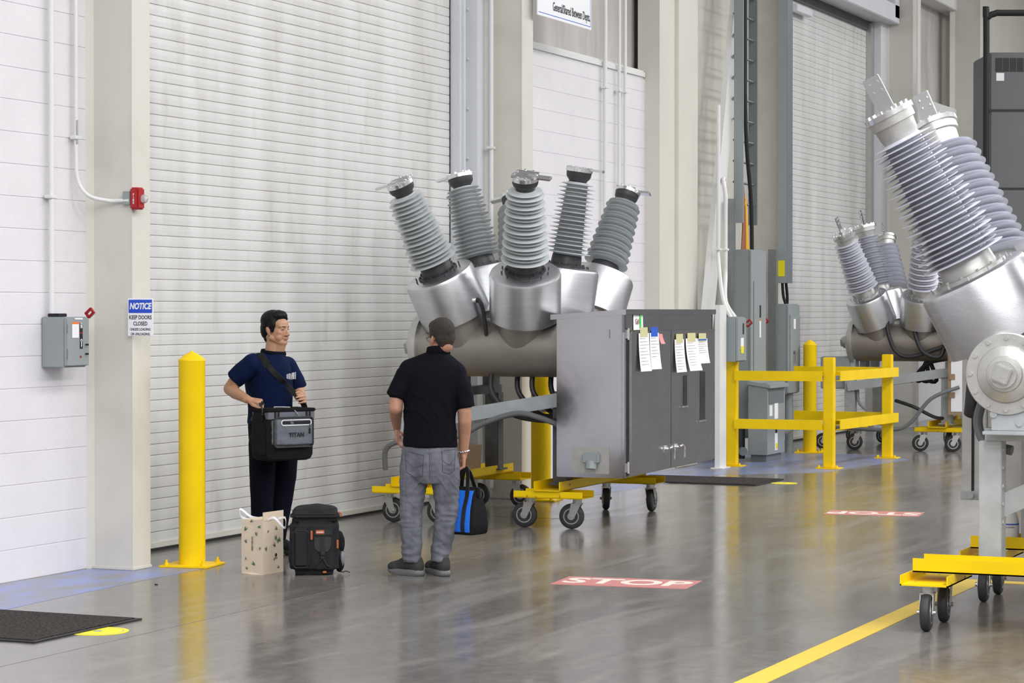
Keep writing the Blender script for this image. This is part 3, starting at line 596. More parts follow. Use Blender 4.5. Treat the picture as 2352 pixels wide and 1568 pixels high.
# ------------------------------------------------------------------ wall electrics
def ebox(name, x1, y0, y1, z0, z1, dep, label, cat='electrical box', door=True, m='elec_gray', group=None):
    root = empty(name, (x1-dep, (y0+y1)/2, z0)); w = (y1-y0)/2; h = z1-z0
    b = MB(); b.box(0, dep-.012, -w, w, 0, h, .004); link('body', b, m, root)
    if door:
        b = MB(); b.box(dep-.012, dep+.01, -w-.004, w+.004, .01, h-.01, .004); link('door', b, m, root)
    tag(root, label, cat, group); return root, w, h
YD = (0, 1, 0); ZU = (0, 0, 1)
r, w, h = ebox('disconnect_switch', -8.68, 12.64, 12.885, 1.35, 1.675, .185, 'grey disconnect switch box with red handle on the white block wall at left', 'switch box')
d = .197
b = MB(); b.box(d, d+.001, -.07, .005, .19, .29); l1 = link('warning_label', b, 'paper', r, 0)
b = MB(); b.box(d+.001, d+.002, -.07, .005, .278, .292); link('warning_stripe', b, 'orange', l1, 0)
text('lettering', '- - - -\n- - -\n- - - -\n- - -\n- - - -', .012, (d+.0015, -.032, .235), YD, ZU, 'ink_gray', r)
b = MB(); b.box(d, d+.0015, .018, .048, .12, .285); link('position_plate', b, 'black', r, 0)
text('lettering', 'O\nN', .026, (d+.002, .033, .268), YD, ZU, 'paper', r, bold=.001, space=.62); text('lettering', 'O\nF\nF', .026, (d+.002, .033, .155), YD, ZU, 'paper', r, bold=.001, space=.62)
b = MB(); b.box(d+.0015, d+.002, .018, .048, .217, .225); b.box(d, d+.001, .02, .035, .06, .075); link('red_mark', b, 'red', r, 0)
b = MB(); b.box(d, d+.001, -.04, .05, .308, .318); link('name_strip', b, 'paper', r, 0)
b = MB(); b.lathe((.11, w, .21), (0, 1, 0), [(0, .075), (.008, .075)], 30); link('switch_quadrant', b, 'elec_dark', r)
b = MB(); b.cyl((.13, w+.02, .29), (.17, w+.02, .33), .006, n=8); hd = link('handle', b, 'paper', r)
b = MB(Matrix.Translation((.19, w+.02, .35)) @ Matrix.Rotation(-.7, 4, 'Y')); b.box(-.03, .03, -.012, .012, -.024, -.010, .003); b.box(-.03, .03, -.012, .012, .010, .024, .003); b.box(-.03, -.018, -.012, .012, -.02, .02, .003); b.box(.018, .03, -.012, .012, -.02, .02, .003); link('handle_grip', b, 'red', hd)
b = MB(); b.box(.03, .11, -w+.02, w-.12, h, h+.022, .004); link('conduit_hub', b, 'black', r)
for z in (.085, .045+.1): b = MB(); b.cyl((d, .085, z), (d+.02, .085, z), .006, n=8); link('latch_screw', b, 'black', r)
b = MB(); b.cyl((d-.004, -w+.004, .05), (d-.004, -w+.004, .12), .005, n=8); b.cyl((d-.004, -w+.004, .22), (d-.004, -w+.004, .28), .005, n=8); link('hinge', b, 'strut', r)
def conduit(pts, rad, label, m='white_paint', clips=(), name='conduit_pipe', group=None, sub=6):
    root = empty(name, pts[0]); o = V(pts[0]); b = MB(); b.tube([V(p)-o for p in pts], rad, 12, sub); link('pipe', b, m, root)
    for c in clips: b = MB(); c = V(c)-o; b.box(c.x-rad-.012, c.x+rad+.004, c.y-rad-.02, c.y+rad+.02, c.z-.012, c.z+.012, .003); link('clamp', b, m, root)
    tag(root, label, 'pipe', group)
conduit([(-8.83, 12.70, 1.69), (-8.83, 12.70, 8)], .018, 'white conduit running straight up from the left disconnect switch', clips=[(-8.83, 12.70, 2.45)], sub=1)
conduit([(-8.83, 12.98, 8), (-8.83, 12.98, 3.2), (-8.83, 12.98, 2.98), (-8.83, 12.98, 2.75), (-8.82, 12.985, 2.57), (-8.76, 13.02, 2.47), (-8.68, 13.13, 2.44), (-8.60, 13.155, 2.44), (-8.53, 13.155, 2.44)], .0135, 'white conduit bending across the cream column to the fire alarm', clips=[(-8.83, 12.98, 2.85)])
r = empty('fire_alarm', (-8.53, 13.2, 2.38)); b = MB(); b.box(-.05, .004, -.055, -.012, .03, .12, .003); link('back_box', b, 'elec_gray', r)
b = MB(); b.box(.004, .07, -.055, .03, 0, .145, .01); link('housing', b, 'red', r)
b = MB(); b.ell((.08, 0.0, .07), (.03, .028, .03), n=14, m=8); link('strobe_lens', b, 'clear', r)
text('lettering', 'F\nI\nR\nE', .02, (.035, -.0556, .07), (1, 0, 0), ZU, 'paper', r, bold=.0006, space=.9)
tag(r, 'red fire alarm with clear strobe on the edge of the first cream column', 'fire alarm')
r = empty('notice_sign', (-8.445, 13.15, 1.672)); b = MB(); b.box(-.098, .098, -.003, .003, -.125, .125, .004); link('panel', b, 'sign_white', r)
b = MB(); b.box(-.09, .09, -.0042, -.003, .028, .115, .0); link('header', b, 'sign_blue', r, 0)
X_ = (1, 0, 0)
text('header_lettering', 'NOTICE', .056, (0, -.005, .071), X_, ZU, 'paper', r, bold=.0022, sx=.80, shear=.2)
for s_, z, k in (('KEEP DOORS', -.002, .036), ('CLOSED', -.043, .036), ('UNLESS LOADING', -.080, .0235), ('OR UNLOADING', -.111, .0235)):
    text('lettering', s_, k, (0, -.0035, z), X_, ZU, 'ink', r, bold=k*.022, sx=.82)
tag(r, 'white and blue NOTICE sign asking to keep doors closed, on the first column', 'sign')
r = empty('hanging_sign', (-8.45, 20.45, 4.42)); b = MB(); b.box(-.006, .006, -.66, .66, 0, .9, .003); link('panel', b, 'sign_white', r)
b = MB(); b.box(.0062, .0075, -.64, .64, .028, .034); b.box(.0062, .0075, .63, .636, .03, .87); link('border_line', b, 'blue_ink', r, 0)
text('lettering', 'General/Shared Between Depts.', .115, (.008, .16, .115), YD, ZU, 'ink', r, bold=.001, sx=.62); text('lettering', 'ARE', .30, (.008, .32, .38), YD, ZU, 'blue_ink', r, bold=.008, sx=.8)
tag(r, 'white hanging sign with blue lettering reading General/Shared Between Depts.', 'sign')
for y, lab, rad in ((22.43, 'first white conduit on the block wall behind the big breaker, on the left of three', .022), (22.83, 'middle one of three white conduits on the block wall', .018), (23.0, 'third white conduit on the block wall, nearest the cream frame column', .018)):
    conduit([(-8.82, y, .1), (-8.82, y, 8.5)], rad, lab, clips=[(-8.82, y, 4.0)], sub=1)
conduit([(-8.8, 19.68-.13, .1), (-8.8, 19.55, 8.5)], .02, 'white conduit in the corner left of the second cream column', clips=[(-8.8, 19.55, 3.2), (-8.8, 19.55, 4.6)], sub=1)
conduit([(-8.78, 35.3, 1), (-8.78, 35.3, 8.5)], .035, 'white pipe in the bay right of the far roll-up door', sub=1)
# tray, panels
r = empty('cable_tray', (-8.45, 26.2, 2.6)); 
b = MB(); b.box(-.04, .07, -.60, -.57, .12, 6.5, .003); link('left_rail', b, 'elec_gray', r)
b = MB(); b.box(-.11, -.005, .15, .18, .12, 6.5, .003); link('right_rail', b, 'elec_dark', r)
for i in range(14): b = MB(); b.cyl((-.05, -.57, .35+i*.24), (-.05, .15, .35+i*.24), .014, n=8); link('rung', b, 'strut', r)
tag(r, 'vertical grey cable tray with rungs and a black cable, right of the diagonal brace', 'cable tray')
conduit([(-8.44, 25.86, 8), (-8.44, 25.86, 4.6), (-8.44, 25.86, 4.2), (-8.44, 25.92, 3.6), (-8.43, 26.05, 3.0), (-8.44, 26.12, 2.42)], .024, 'thick black cable running down the cable tray', 'black', name='power_cable')
for i in range(5):
    conduit([(-8.45, 25.80+i*.012, 3.25-i*.08), (-8.45, 25.82+i*.02, 3.0), (-8.45, 25.82+i*.035, 2.7), (-8.45, 25.78+i*.055, 2.42)], .013, ('copper wire dropping from the cable tray into the tall panel, leftmost of five', 'second copper wire from the left between cable tray and tall panel', 'copper wire in the middle of the five wires entering the tall panel', 'yellow wire left of the other yellow one, entering the tall panel from the tray', 'rightmost yellow wire entering the tall panel beside the black cable')[i], 'yellow_wire' if i > 2 else 'copper_wire', name='power_cable', group='wires entering the tall panel')
r, w, h = ebox('electrical_panel', -8.33, 25.72, 26.28, .26, 2.42, .24, 'tall grey electrical panel below the cable tray', 'electrical panel')
b = MB(); b.box(.25, .262, -.2, .22, .05, 1.8, .004); link('inner_door', b, 'elec_gray', r)
b = MB(); b.box(.262, .264, .0, .05, 1.38, 1.52); link('maker_plate', b, 'black', r, 0); b = MB(); b.box(.262, .264, .0, .05, 1.15, 1.36); link('warning_label', b, 'paper', r, 0); b = MB(); b.box(.264, .265, .0, .05, 1.34, 1.365); link('warning_stripe', b, 'orange', r, 0)
b = MB(); b.cyl((.262, -.10, .68), (.285, -.10, .68), .02, n=10); b.box(.28, .29, -.108, -.092, .5, .68, .003); link('handle', b, 'strut', r)
r, w, h = ebox('electrical_panel', -8.31, 27.10, 27.56, .72, 1.80, .15, 'shorter grey electrical panel next to the far roll-up door', 'electrical panel')
b = MB(); b.box(.16, .172, -.18, .22, .2, .95, .004); link('inner_door', b, 'elec_gray', r); b = MB(); b.box(.172, .174, -.05, .03, .78, .90); link('warning_label', b, 'paper', r, 0)
b = MB(); b.cyl((.172, -.05, .5), (.19, -.05, .5), .018, n=10); b.box(.188, .196, -.058, -.042, .36, .52, .003); link('handle', b, 'strut', r)
b = MB(); b.cyl((.07, .1, -.72), (.07, .1, 0), .05, n=16); link('drain_pipe', b, 'elec_gray', r)
r, w, h = ebox('transformer', -8.06, 25.55, 26.22, .08, .90, .24, 'low grey transformer cabinet standing on the floor inside the barrier', 'transformer', door=False)
b = MB(); b.prism([(.0, .80), (.0, .84), (.27, .80), (.27, .76)], 1, -w-.02, w+.02); link('hood', b, 'elec_gray', r, 0)
b = MB(); b.box(.228, .233, -w+.05, w-.05, .58, .74); link('vent_recess', b, 'elec_dark', r, 0)
for yy, zz, ww, hh, mm, nm in ((-.2, .48, .1, .12, 'paper', 'rating_label'), (.0, .48, .13, .2, 'paper', 'rating_label'), (.0, .28, .06, .13, 'black', 'maker_plate'), (.0, .12, .10, .20, 'paper', 'rating_label'), (.01, .07, .06, .06, 'label_yellow', 'warning_label')):
    b = MB(); b.box(.228 if mm != 'label_yellow' else .233, .232 if mm != 'label_yellow' else .235, yy-ww/2, yy+ww/2, zz-hh/2+.02, zz+hh/2+.02); link(nm, b, mm, r, 0)
b = MB(); b.box(.02, .2, -w+.05, w-.05, -.08, 0); link('foot', b, 'elec_dark', r, 0)
conduit([(-8.22, 26.24, .36), (-8.22, 26.5, .31), (-8.24, 26.9, .31), (-8.28, 27.1, .34)], .05, 'fat grey elbow pipe linking the transformer and the shorter panel', 'elec_gray', name='drain_pipe')
conduit([(-8.42, 25.62, .03), (-8.42, 25.62, .4)], .06, 'dark upright pipe stub under the tall panel', 'rubber', sub=1)
conduit([(-8.44, 25.66, .16), (-8.40, 25.60, .12), (-8.34, 25.5, .12)], .05, 'dark curved pipe between tall panel and transformer', 'elec_dark')
r, w, h = ebox('disconnect_switch', -8.08, 24.48, 24.78, 1.16, 1.65, .15, 'grey disconnect switch box with red handle above the yellow barrier', 'switch box')
b = MB(); b.box(.161, .163, -.05, .05, .14, .26); l = link('warning_label', b, 'paper', r, 0); b = MB(); b.box(.163, .164, -.05, .05, .09, .17); link('yellow_label', b, 'label_yellow', r, 0)
b = MB(); b.box(.161, .163, .02, .06, .3, .42); link('position_plate', b, 'black', r, 0)
b = MB(); b.cyl((.11, w+.02, .35), (.15, w+.02, .40), .007, n=8); hd = link('handle', b, 'paper', r)
b = MB(Matrix.Translation((.18, w+.02, .42)) @ Matrix.Rotation(-.7, 4, 'Y')); b.box(-.04, .04, -.012, .012, -.03, -.014, .003); b.box(-.04, .04, -.012, .012, .014, .03, .003); b.box(-.04, -.026, -.012, .012, -.02, .02, .003); b.box(.026, .04, -.012, .012, -.02, .02, .003); link('handle_grip', b, 'red', hd)
r2 = copy_tree(hd, None); r2.location = (-8.54, 26.20, 1.17); r2.name = 'switch_lever'; r2.children[0].name = 'lever_grip'; tag(r2, 'small red switch lever on the right side of the tall panel', 'switch lever')
r = empty('strut_post', (-8.2, 24.35, 0)); b = MB(); b.box(-.05, .01, -.12, .10, 0, 1.78, .003); link('upright', b, 'white_paint', r, 0); b = MB(); b.box(-.09, .05, -.15, .13, 0, .015, .003); link('foot_plate', b, 'white_paint', r); tag(r, 'white upright post right behind the steel cabinet, left of the barrier', 'post')
r = empty('strut_post', (-8.42, 25.3, 0)); b = MB(); b.box(-.04, .04, -.04, .04, 0, 2.98); b.box(.04, .043, -.02, .02, 0, 2.98); link('upright', b, 'strut', r, 0); tag(r, 'tall grey strut channel left of the tall electrical panel', 'post')
r = empty('strut_post', (-8.45, 26.97, 0)); b = MB(); b.box(-.05, .05, -.04, .04, 0, 2.45); b.box(-.012, .012, -.043, -.04, 0, 2.45); link('upright', b, 'strut', r, 0); tag(r, 'short grey strut channel left of the shorter electrical panel', 'post')
r = empty('wireway', (-8.38, 27.23, 2.05)); b = MB(); b.box(-.065, .05, -.12, .13, 0, 6.5, .004); link('duct', b, 'elec_gray', r, 0); b = MB(); b.box(.05, .054, -.11, .12, 0, 6.5); link('cover', b, 'elec_dark', r, 0)
b = MB(); b.box(-.05, .03, -.124, -.12, .08, .27); link('warning_label', b, 'label_yellow', r, 0)
tag(r, 'tall grey wireway duct with a yellow label, left of the far roll-up door', 'duct')
for i in range(2): conduit([(-8.40+i*.03, 27.18+i*.05, 2.06), (-8.40+i*.03, 27.22+i*.06, 1.9), (-8.38, 27.25+i*.06, 1.8)], .018, ('left black cable between the wireway and the shorter panel', 'right black cable between the wireway and the shorter panel')[i], 'black', name='power_cable', group='cables below the wireway')
conduit([(-8.50, 25.30, 3.2), (-8.42, 25.02, 3.18), (-8.38, 24.98, 3.0), (-8.38, 24.98, 2.8), (-8.38, 24.98, 2.3), (-8.38, 24.98, 2.1), (-8.3, 24.75, 1.82), (-8.16, 24.66, 1.64)], .024, 'outer white conduit looping down into the switch above the barrier', clips=[(-8.38, 24.98, 2.4)])
conduit([(-8.42, 24.85, 4.0), (-8.42, 24.85, 2.6), (-8.42, 24.85, 2.3), (-8.3, 24.66, 1.85), (-8.18, 24.58, 1.64)], .022, 'inner white conduit dropping into the switch above the barrier', clips=[(-8.42, 24.85, 2.4)])
# grey machine at the right edge
r = empty('grey_machine', (-7.17, 33.0, 0), TH)
b = MB(); b.box(.0, 3.2, 0, 1.2, 0, 5.35, .02); link('body', b, 'machine_gray', r)
b = MB(); b.box(.08, 3.1, -.008, 0, 5.08, 5.27); g = link('vent_opening', b, 'black', r, 0)
b = MB()
for i in range(16): b.box(.17+i*.098, .176+i*.098, -.012, -.008, 5.08, 5.27)
link('vent_bar', b, 'machine_gray', r, 0)
b = MB(); b.box(0, 3.2, -.012, 0, 4.52, 4.55); b.box(0, 3.2, -.006, 0, 3.42, 3.45); link('panel_seam', b, 'black', r, 0)
b = MB(); b.box(.09, .2, -.006, 0, 4.95, 5.06); link('label_plate', b, 'paper', r, 0)
b = MB(); b.tube([(-.07, -.1, 0), (-.07, -.1, 5.5), (-.07, -.1, 5.78), (.05, -.1, 5.88), (.4, -.1, 5.89), (3.0, -.1, 5.9)], .045, 10, 4); link('tube_frame', b, 'black', r)
tag(r, 'tall dark grey machine cabinet with black tube frame at top right corner', 'machine')
# bottle on the far dolly beam and odds and ends
r = empty('plastic_bottle', (-2.93, 14.06, .309)); b = MB(); b.lathe((0, 0, 0), (0, 0, 1), [(0, .05), (.004, .056), (.15, .056), (.19, .045), (.225, .018), (.24, .016)], 30); link('body', b, 'bottle', r)
b = MB(); b.cyl((0, 0, .24), (0, 0, .262), .019, n=20); link('cap', b, 'paper', r)
b = MB(); b.lathe((0, 0, .02), (0, 0, 1), [(0, .0565), (.115, .0565)], 30, cap=False); link('label_wrap', b, 'paper', r)
b = MB(); b.lathe((0, 0, .128), (0, 0, 1), [(0, .0572), (.008, .0572)], 30, cap=False); link('label_stripe', b, 'blue_ink', r); text('lettering', 'ISOPROPYL ALCOHOL', .014, (0, -.0585, .115), (1, 0, 0), ZU, 'ink', r, sx=.65)
tag(r, 'white plastic squeeze bottle with blue-striped label on the yellow dolly at right', 'bottle')
r = empty('paper_bag', (-8.50, 18.42, .309), .15); b = MB(); 
b.rings([[V((-.10, -.06, 0)), V((.08, -.06, 0)), V((.08, .06, 0)), V((-.10, .06, 0))], [V((-.12, -.05, .27)), V((.10, -.05, .25)), V((.10, .05, .25)), V((-.12, .05, .27))]]); link('body', b, 'cardboard', r, 0); b = MB(); b.box(-.10, .08, -.04, .04, .245, .252); link('bag_opening', b, 'rubber', r, 0)
tag(r, 'brown paper bag on the rear dolly just right of the man with the blue tote', 'bag')
# ------------------------------------------------------------------ people
def Mhead(c, f, k=1.0, roll=0.0):
    f = V(f).normalized(); z = V((0, 0, 1)); y = (-f); x = y.cross(z).normalized(); z = x.cross(y).normalized()
    M = Matrix(((x.x, y.x, z.x, c[0]), (x.y, y.y, z.y, c[1]), (x.z, y.z, z.z, c[2]), (0, 0, 0, 1)))
    return M @ Matrix.Rotation(roll, 4, 'Y') @ Matrix.Scale(k, 4)
def head(b, M):
    s = b.M; b.M = M
    b.ell((0, .012, .045), (.074, .093, .086)); b.ell((0, -.025, -.015), (.064, .068, .085)); b.ell((0, -.045, .04), (.060, .047, .05))
    b.ell((0, -.062, -.088), (.030, .026, .024)); b.cone((-.050, .0, -.052), (-.020, -.058, -.084), .025, .024); b.cone((.050, .0, -.052), (.020, -.058, -.084), .025, .024)
    b.cone((0, -.086, .014), (0, -.106, -.028), .0085, .0125); b.ell((-.012, -.097, -.034), (.010, .012, .008)); b.ell((.012, -.097, -.034), (.010, .012, .008))
    for u in (-1, 1):
        b.cone((u*.012, -.087, .026), (u*.047, -.071, .028), .010, .009)
        b.ell((u*.042, -.058, -.016), (.020, .020, .020)); b.ell((u*.036, -.048, -.048), (.028, .030, .034)); b.ell((u*.031, -.074, .008), (.015, .012, .010))
        b.ell((u*.076, .012, -.004), (.009, .015, .028), Matrix.Rotation(-.2, 3, 'X')); b.ell((u*.081, .020, .004), (.006, .010, .024), Matrix.Rotation(-.2, 3, 'X')); b.ell((u*.075, .004, -.028), (.007, .009, .010))
    b.ell((0, -.083, -.056), (.024, .010, .0065)); b.ell((0, -.081, -.066), (.021, .010, .007))
    b.ell((0, .03, -.04), (.055, .06, .06)); b.M = s
def hand(b, w, d, n, l, curl, k=1.0, thumb=.5, tcurl=.5):
    """wrist w, finger direction d, palm normal n, thumb side l"""
    w = V(w); d = V(d).normalized(); n = (V(n)-d*V(n).dot(d)).normalized(); l = (V(l)-d*V(l).dot(d)); l = (l-n*l.dot(n)).normalized()
    b.cone(w-d*.02*k, w+d*.02*k, .024*k, .023*k)
    for i in range(4):
        u = (1.5-i)*.0195*k; kn = w+d*(.088-.004*abs(i-1.2))*k+l*u
        b.cone(w+d*.015*k+l*u*.7, kn, .0145*k, .0115*k, 10)
        c = curl[i] if isinstance(curl, (list, tuple)) else curl; L = (.040, .045, .041, .032)[i]*k; p = kn; a = 0
        for j, f in enumerate((1, .68, .5)):
            a += c*(.85, 1.1, .7)[j]; q = p+(d*cos(a)+n*sin(a))*L*f; r = (.0092, .0083, .0075)[j]*k; b.cone(p, q, r*1.03, r*.92, 10); p = q
    b.ell(w+d*.05*k+n*.006, (.02*k,)*3)
    p = w+d*.02*k+l*.02*k; t = (d*.62+l*thumb+n*.35).normalized(); b.cone(p, p+t*.04*k, .015*k, .012*k, 10); p = p+t*.04*k
    t = (d*.8+l*thumb*.3+n*tcurl).normalized(); b.cone(p, p+t*.032*k, .0112*k, .0098*k, 10); p = p+t*.032*k; t = (d*.7-l*.1+n*(tcurl+.3)).normalized(); b.cone(p, p+t*.024*k, .0098*k, .0082*k, 10)
def torso(b, rings, n=32):
    b.rings([[V((cx+rx*cos(2*pi*i/n)*cos(a)-ry*sin(2*pi*i/n)*sin(a), cy+rx*cos(2*pi*i/n)*sin(a)+ry*sin(2*pi*i/n)*cos(a), z)) for i in range(n)] for (z, cx, cy, rx, ry, a) in rings])
def shoe(parent, p, d, L=.29, mu='shoe', ms='sole'):
    d = V((d[0], d[1], 0)).normalized(); M = Matrix(((d.x, -d.y, 0, p[0]), (d.y, d.x, 0, p[1]), (0, 0, 1, 0), (0, 0, 0, 1))) @ Matrix.Scale(L/.29, 4)
    b = MB(M); b.ell((-.085, 0, .062), (.052, .044, .055)); b.cone((-.085, 0, .085), (-.065, 0, .112), .044, .043); b.cone((-.05, 0, .075), (.06, 0, .052), .050, .044); b.ell((.085, .004, .050), (.062, .052, .036)); b.cone((-.02, 0, .10), (.04, 0, .08), .030, .026)
    me = remesh(b, .006, 3); u = link_me('shoe', me, mu, parent, 60)
    out = [(-.138, .0), (-.128, .030), (-.09, .046), (-.03, .040), (.03, .045), (.08, .055), (.12, .045), (.148, .018), (.150, -.01), (.13, -.038), (.08, -.05), (.03, -.043), (-.03, -.040), (-.09, -.045), (-.128, -.030)]
    b = MB(M); b.rings([[V((x*k, y*k, z+(.012 if x > .1 else 0)*(z < .01))) for x, y in out] for z, k in ((0.001, .96), (.006, 1.0), (.022, 1.03), (.034, .98), (.04, .90))]); link('sole', b, ms, u, 50)
    b = MB(M)
    for i in range(4): x = .0+i*.022; z = .108-i*.010; b.tube([(x, -.028, z-.012), (x+.004, 0, z+.003), (x, .028, z-.012)], .0028, 6, 4)
    link('laces', b, 'shoe_dark', u)
def folds(amp, sc, seed, st=(1, 1, 1)):
    def f(c):
        q = V((c.x*sc*st[0]+seed, c.y*sc*st[1], c.z*sc*st[2])); a = noise.noise(q); c2 = noise.noise(q*2.3+V((5, 1, 2)))
        return amp*((1-abs(a)*2.4)*.8+c2*.4)
    return f
def xform(root): return root
# ---- man seen from behind (polo shirt, grey jeans)
F2 = V((-6.615, 13.72, 0)); D2 = 15.30
m2 = MB(); hm2 = Mhead((.078, .005, 1.532), (-.50, .86, -.05), .99, .08); head(m2, hm2)
m2.cone((.050, .005, 1.36), (.072, .0, 1.47), .062, .060)
torso(m2, [(.80, 0, 0, .13, .09, 0), (1.0, 0, 0, .14, .09, 0), (1.25, .01, 0, .15, .09, 0), (1.36, .03, 0, .13, .07, 0)])
m2.cone((-.135, 0, 1.32), (-.213, -.02, 1.14), .048, .046); m2.cone((-.213, -.02, 1.14), (-.218, -.03, 1.085), .046, .045); m2.cone((-.218, -.03, 1.085), (-.222, .05, 1.035), .045, .041); m2.cone((-.222, .05, 1.035), (-.218, .135, .955), .041, .028)
hand(m2, (-.217, .14, .945), (.12, .12, -1), (1, -.25, .1), (.1, 1, .1), [.5, .45, .45, .5], .98, .7)
m2.cone((.185, 0, 1.31), (.226, -.015, 1.06), .052, .046); m2.cone((.226, -.015, 1.06), (.228, -.01, 1.0), .045, .044); m2.cone((.228, -.01, 1.0), (.226, .02, .93), .044, .041); m2.cone((.226, .02, .93), (.219, .05, .79), .041, .028)
hand(m2, (.219, .052, .785), (-.02, .06, -1), (-1, -.1, .05), (-.1, 1, .1), [1.15, 1.2, 1.2, 1.15], 1.0, .6)
for x, k in ((-.09, -.115), (.09, .11)): m2.cone((x, 0, .78), (k*.95, .015, .42), .075, .046); m2.cone((k*.95, .015, .42), (k*.85, 0, .10), .044, .036)
me = remesh(m2, .0048, 2); man2 = link_me('person', me, 'skin_b', None, 70); man2.location = F2; man2.rotation_euler = (0, 0, TH)
tag(man2, 'man with his back turned, black polo shirt, faded grey jeans and dark sneakers', 'person')
b = MB(hm2); b.ell((0, .018, .056), (.080, .097, .086)); b.ell((0, .050, .012), (.070, .056, .070)); b.ell((0, -.03, .088), (.062, .062, .045)); b.ell((0, .050, -.030), (.055, .040, .040))
for u in (-1, 1): b.ell((u*.068, -.004, .035), (.010, .028, .03))
me = remesh(b, .005, 2, folds(.0022, 45, 3)); link_me('hair', me, 'hair_b', man2, 70)
b = MB(hm2)
for u in (-1, 1): b.tube([(u*.080, .015, .018), (u*.078, -.03, .018), (u*.066, -.092, .012)], .0022, 6, 3); b.tube([(u*.032+.022*cos(t*.524), -.100, .006+.017*sin(t*.524)) for t in range(13)], .0014, 6, 1)
b.cyl((-.012, -.102, .01), (.012, -.102, .01), .002, n=6); link('glasses', b, 'black', man2)
b = MB(); torso(b, [(.832, .003, 0, .180, .132, 0), (.90, .003, 0, .174, .130, 0), (1.02, .0, 0, .170, .128, 0), (1.12, .003, 0, .172, .128, 0), (1.22, .012, 0, .182, .126, 0), (1.31, .022, .0, .190, .118, -.03), (1.365, .030, .0, .172, .100, -.05), (1.40, .040, .002, .125, .082, -.05), (1.435, .052, .003, .078, .072, 0), (1.455, .056, .003, .070, .070, 0)])
b.cone((-.02, 0, 1.385), (-.13, 0, 1.335), .060, .068); b.cone((.11, 0, 1.375), (.175, 0, 1.305), .062, .070); b.cone((-.13, 0, 1.335), (-.205, -.02, 1.19), .068, .062); b.cyl((-.150, -.005, 1.31), (-.219, -.022, 1.155), .066, .066, 24)
b.cone((.168, 0, 1.315), (.225, -.014, 1.14), .070, .062); b.cyl((.20, -.005, 1.25), (.236, -.016, 1.085), .067, .062, 24)
def f2(c):
    t = c.x*.55+c.z; g = sin((c.z*1.3+c.x*1.9)*38+3*noise.noise(c*5)); k = max(0, 1-abs(c.z-1.05)/.28)
    q = c.x*.9+c.z*1.0+.25*noise.noise(c*3); rg = max(0, 1-abs(sin(q*21))*2.2)
    return .006*k*rg+.0025*k*g*(.5+.5*noise.noise(c*4+V((2, 0, 0))))+.005*noise.noise(c*8)
me = remesh(b, .007, 9, f2); sh2 = link_me('polo_shirt', me, 'black_cloth', man2, 70)
b = MB(); b.rings([[V((.056+r*cos(a)+.0, .003+r*.98*sin(a), z+.012*cos(a-1.57)*-1)) for a in [2*pi*i/30 for i in range(30)]] for r, z in ((.075, 1.43), (.080, 1.437), (.074, 1.475), (.068, 1.478), (.066, 1.44))], cap=False); link('collar', b, 'black_cloth', sh2, 50)
b = MB(); torso(b, [(.60, .0, .0, .14, .10, 0), (.66, 0, 0, .178, .125, 0), (.74, 0, 0, .188, .135, 0), (.80, 0, 0, .182, .130, 0), (.87, 0, 0, .168, .118, 0)])
b.cone((-.098, 0, .70), (-.120, .015, .42), .098, .073); b.cone((-.120, .015, .42), (-.118, 0, .14), .074, .062); b.cyl((-.118, 0, .30), (-.112, -.005, .085), .066, .061, 24)
b.cone((.098, 0, .70), (.112, .02, .42), .098, .075); b.cone((.112, .02, .42), (.072, 0, .14), .075, .062); b.cyl((.09, .01, .28), (.066, -.005, .085), .066, .060, 24)
def fj(c):
    k = .35+.65*max(0, 1-abs(c.z-.40)/.14)+.9*max(0, 1-abs(c.z-.17)/.13); w = abs(noise.noise(V((c.x*7, c.y*7+9, c.z*26))))
    w2 = abs(noise.noise(V((c.x*11+4, c.y*11, c.z*19+c.x*14))))
    cr = -.007*math.exp(-((c.x-.004)/.012)**2)*(1 if .58 < c.z < .80 and c.y < .02 else 0); dg = max(0, 1-abs(sin((c.z*1.2+abs(c.x-.004)*1.6)*30+2*noise.noise(c*6)))*2)*max(0, 1-abs(c.z-.60)/.10)*.005
    return .016*k*(.30-w)+.007*(.4+k)*(.25-w2)+.003*noise.noise(c*16)+cr+dg
me = remesh(b, .006, 5, fj); tr2 = link_me('jeans', me, 'denim', man2, 70); bv = bvh_of(tr2.data)
for cx, wd in ((-.095, .13), (.125, .09)):
    def pf(u, v, cx=cx, wd=wd):
        x = cx+(u-.5)*wd*(1-.12*v); z = .815-.03*u*(1 if cx < 0 else -.2)-v*(.135+.02*(1-abs(2*u-1))); return (x, -.6, z)
    b = MB(); pts = [pf(.03, 0), pf(0.03, 1), pf(.5, 1), pf(.97, 1), pf(.97, 0), pf(.03, 0)]; Q = []
    for i in range(5):
        for k in range(6):
            p = V(pts[i]).lerp(V(pts[i+1]), k/6); h = bv.ray_cast(p, V((0, 1, 0)))
            if h[0] is not None: Q.append(h[0]-V((0, .0005, 0)))
    if len(Q) > 4: b.tube(Q, .0022, 5, 1); pk = link('back_pocket_seam', b, 'denim_stitch', tr2)
    Q = []
    for k in range(9):
        u = k/8; p = V(pf(.05+.9*u, .45+.16*abs(sin(u*pi*1.0+.0))*(1 if abs(u-.5) > .12 else .9))); h = bv.ray_cast(p, V((0, 1, 0)))
        if h[0] is not None: Q.append(h[0]-V((0, .0005, 0)))
    if len(Q) > 4: b = MB(); b.tube(Q, .0018, 5, 1); link('pocket_stitching', b, 'denim_stitch', pk)
Q = []
for k in range(14):
    h = bv.ray_cast(V((.004, -.6, .845-k*.017)), V((0, 1, 0)))
    if h[0] is not None: Q.append(h[0])
b = MB(); b.tube(Q, .0016, 5, 1); link('centre_seam', b, 'denim_stitch', tr2)
shoe(man2, (-.150, .035), (-.80, .60), .29); shoe(man2, (.055, .05), (-.42, .90), .29)
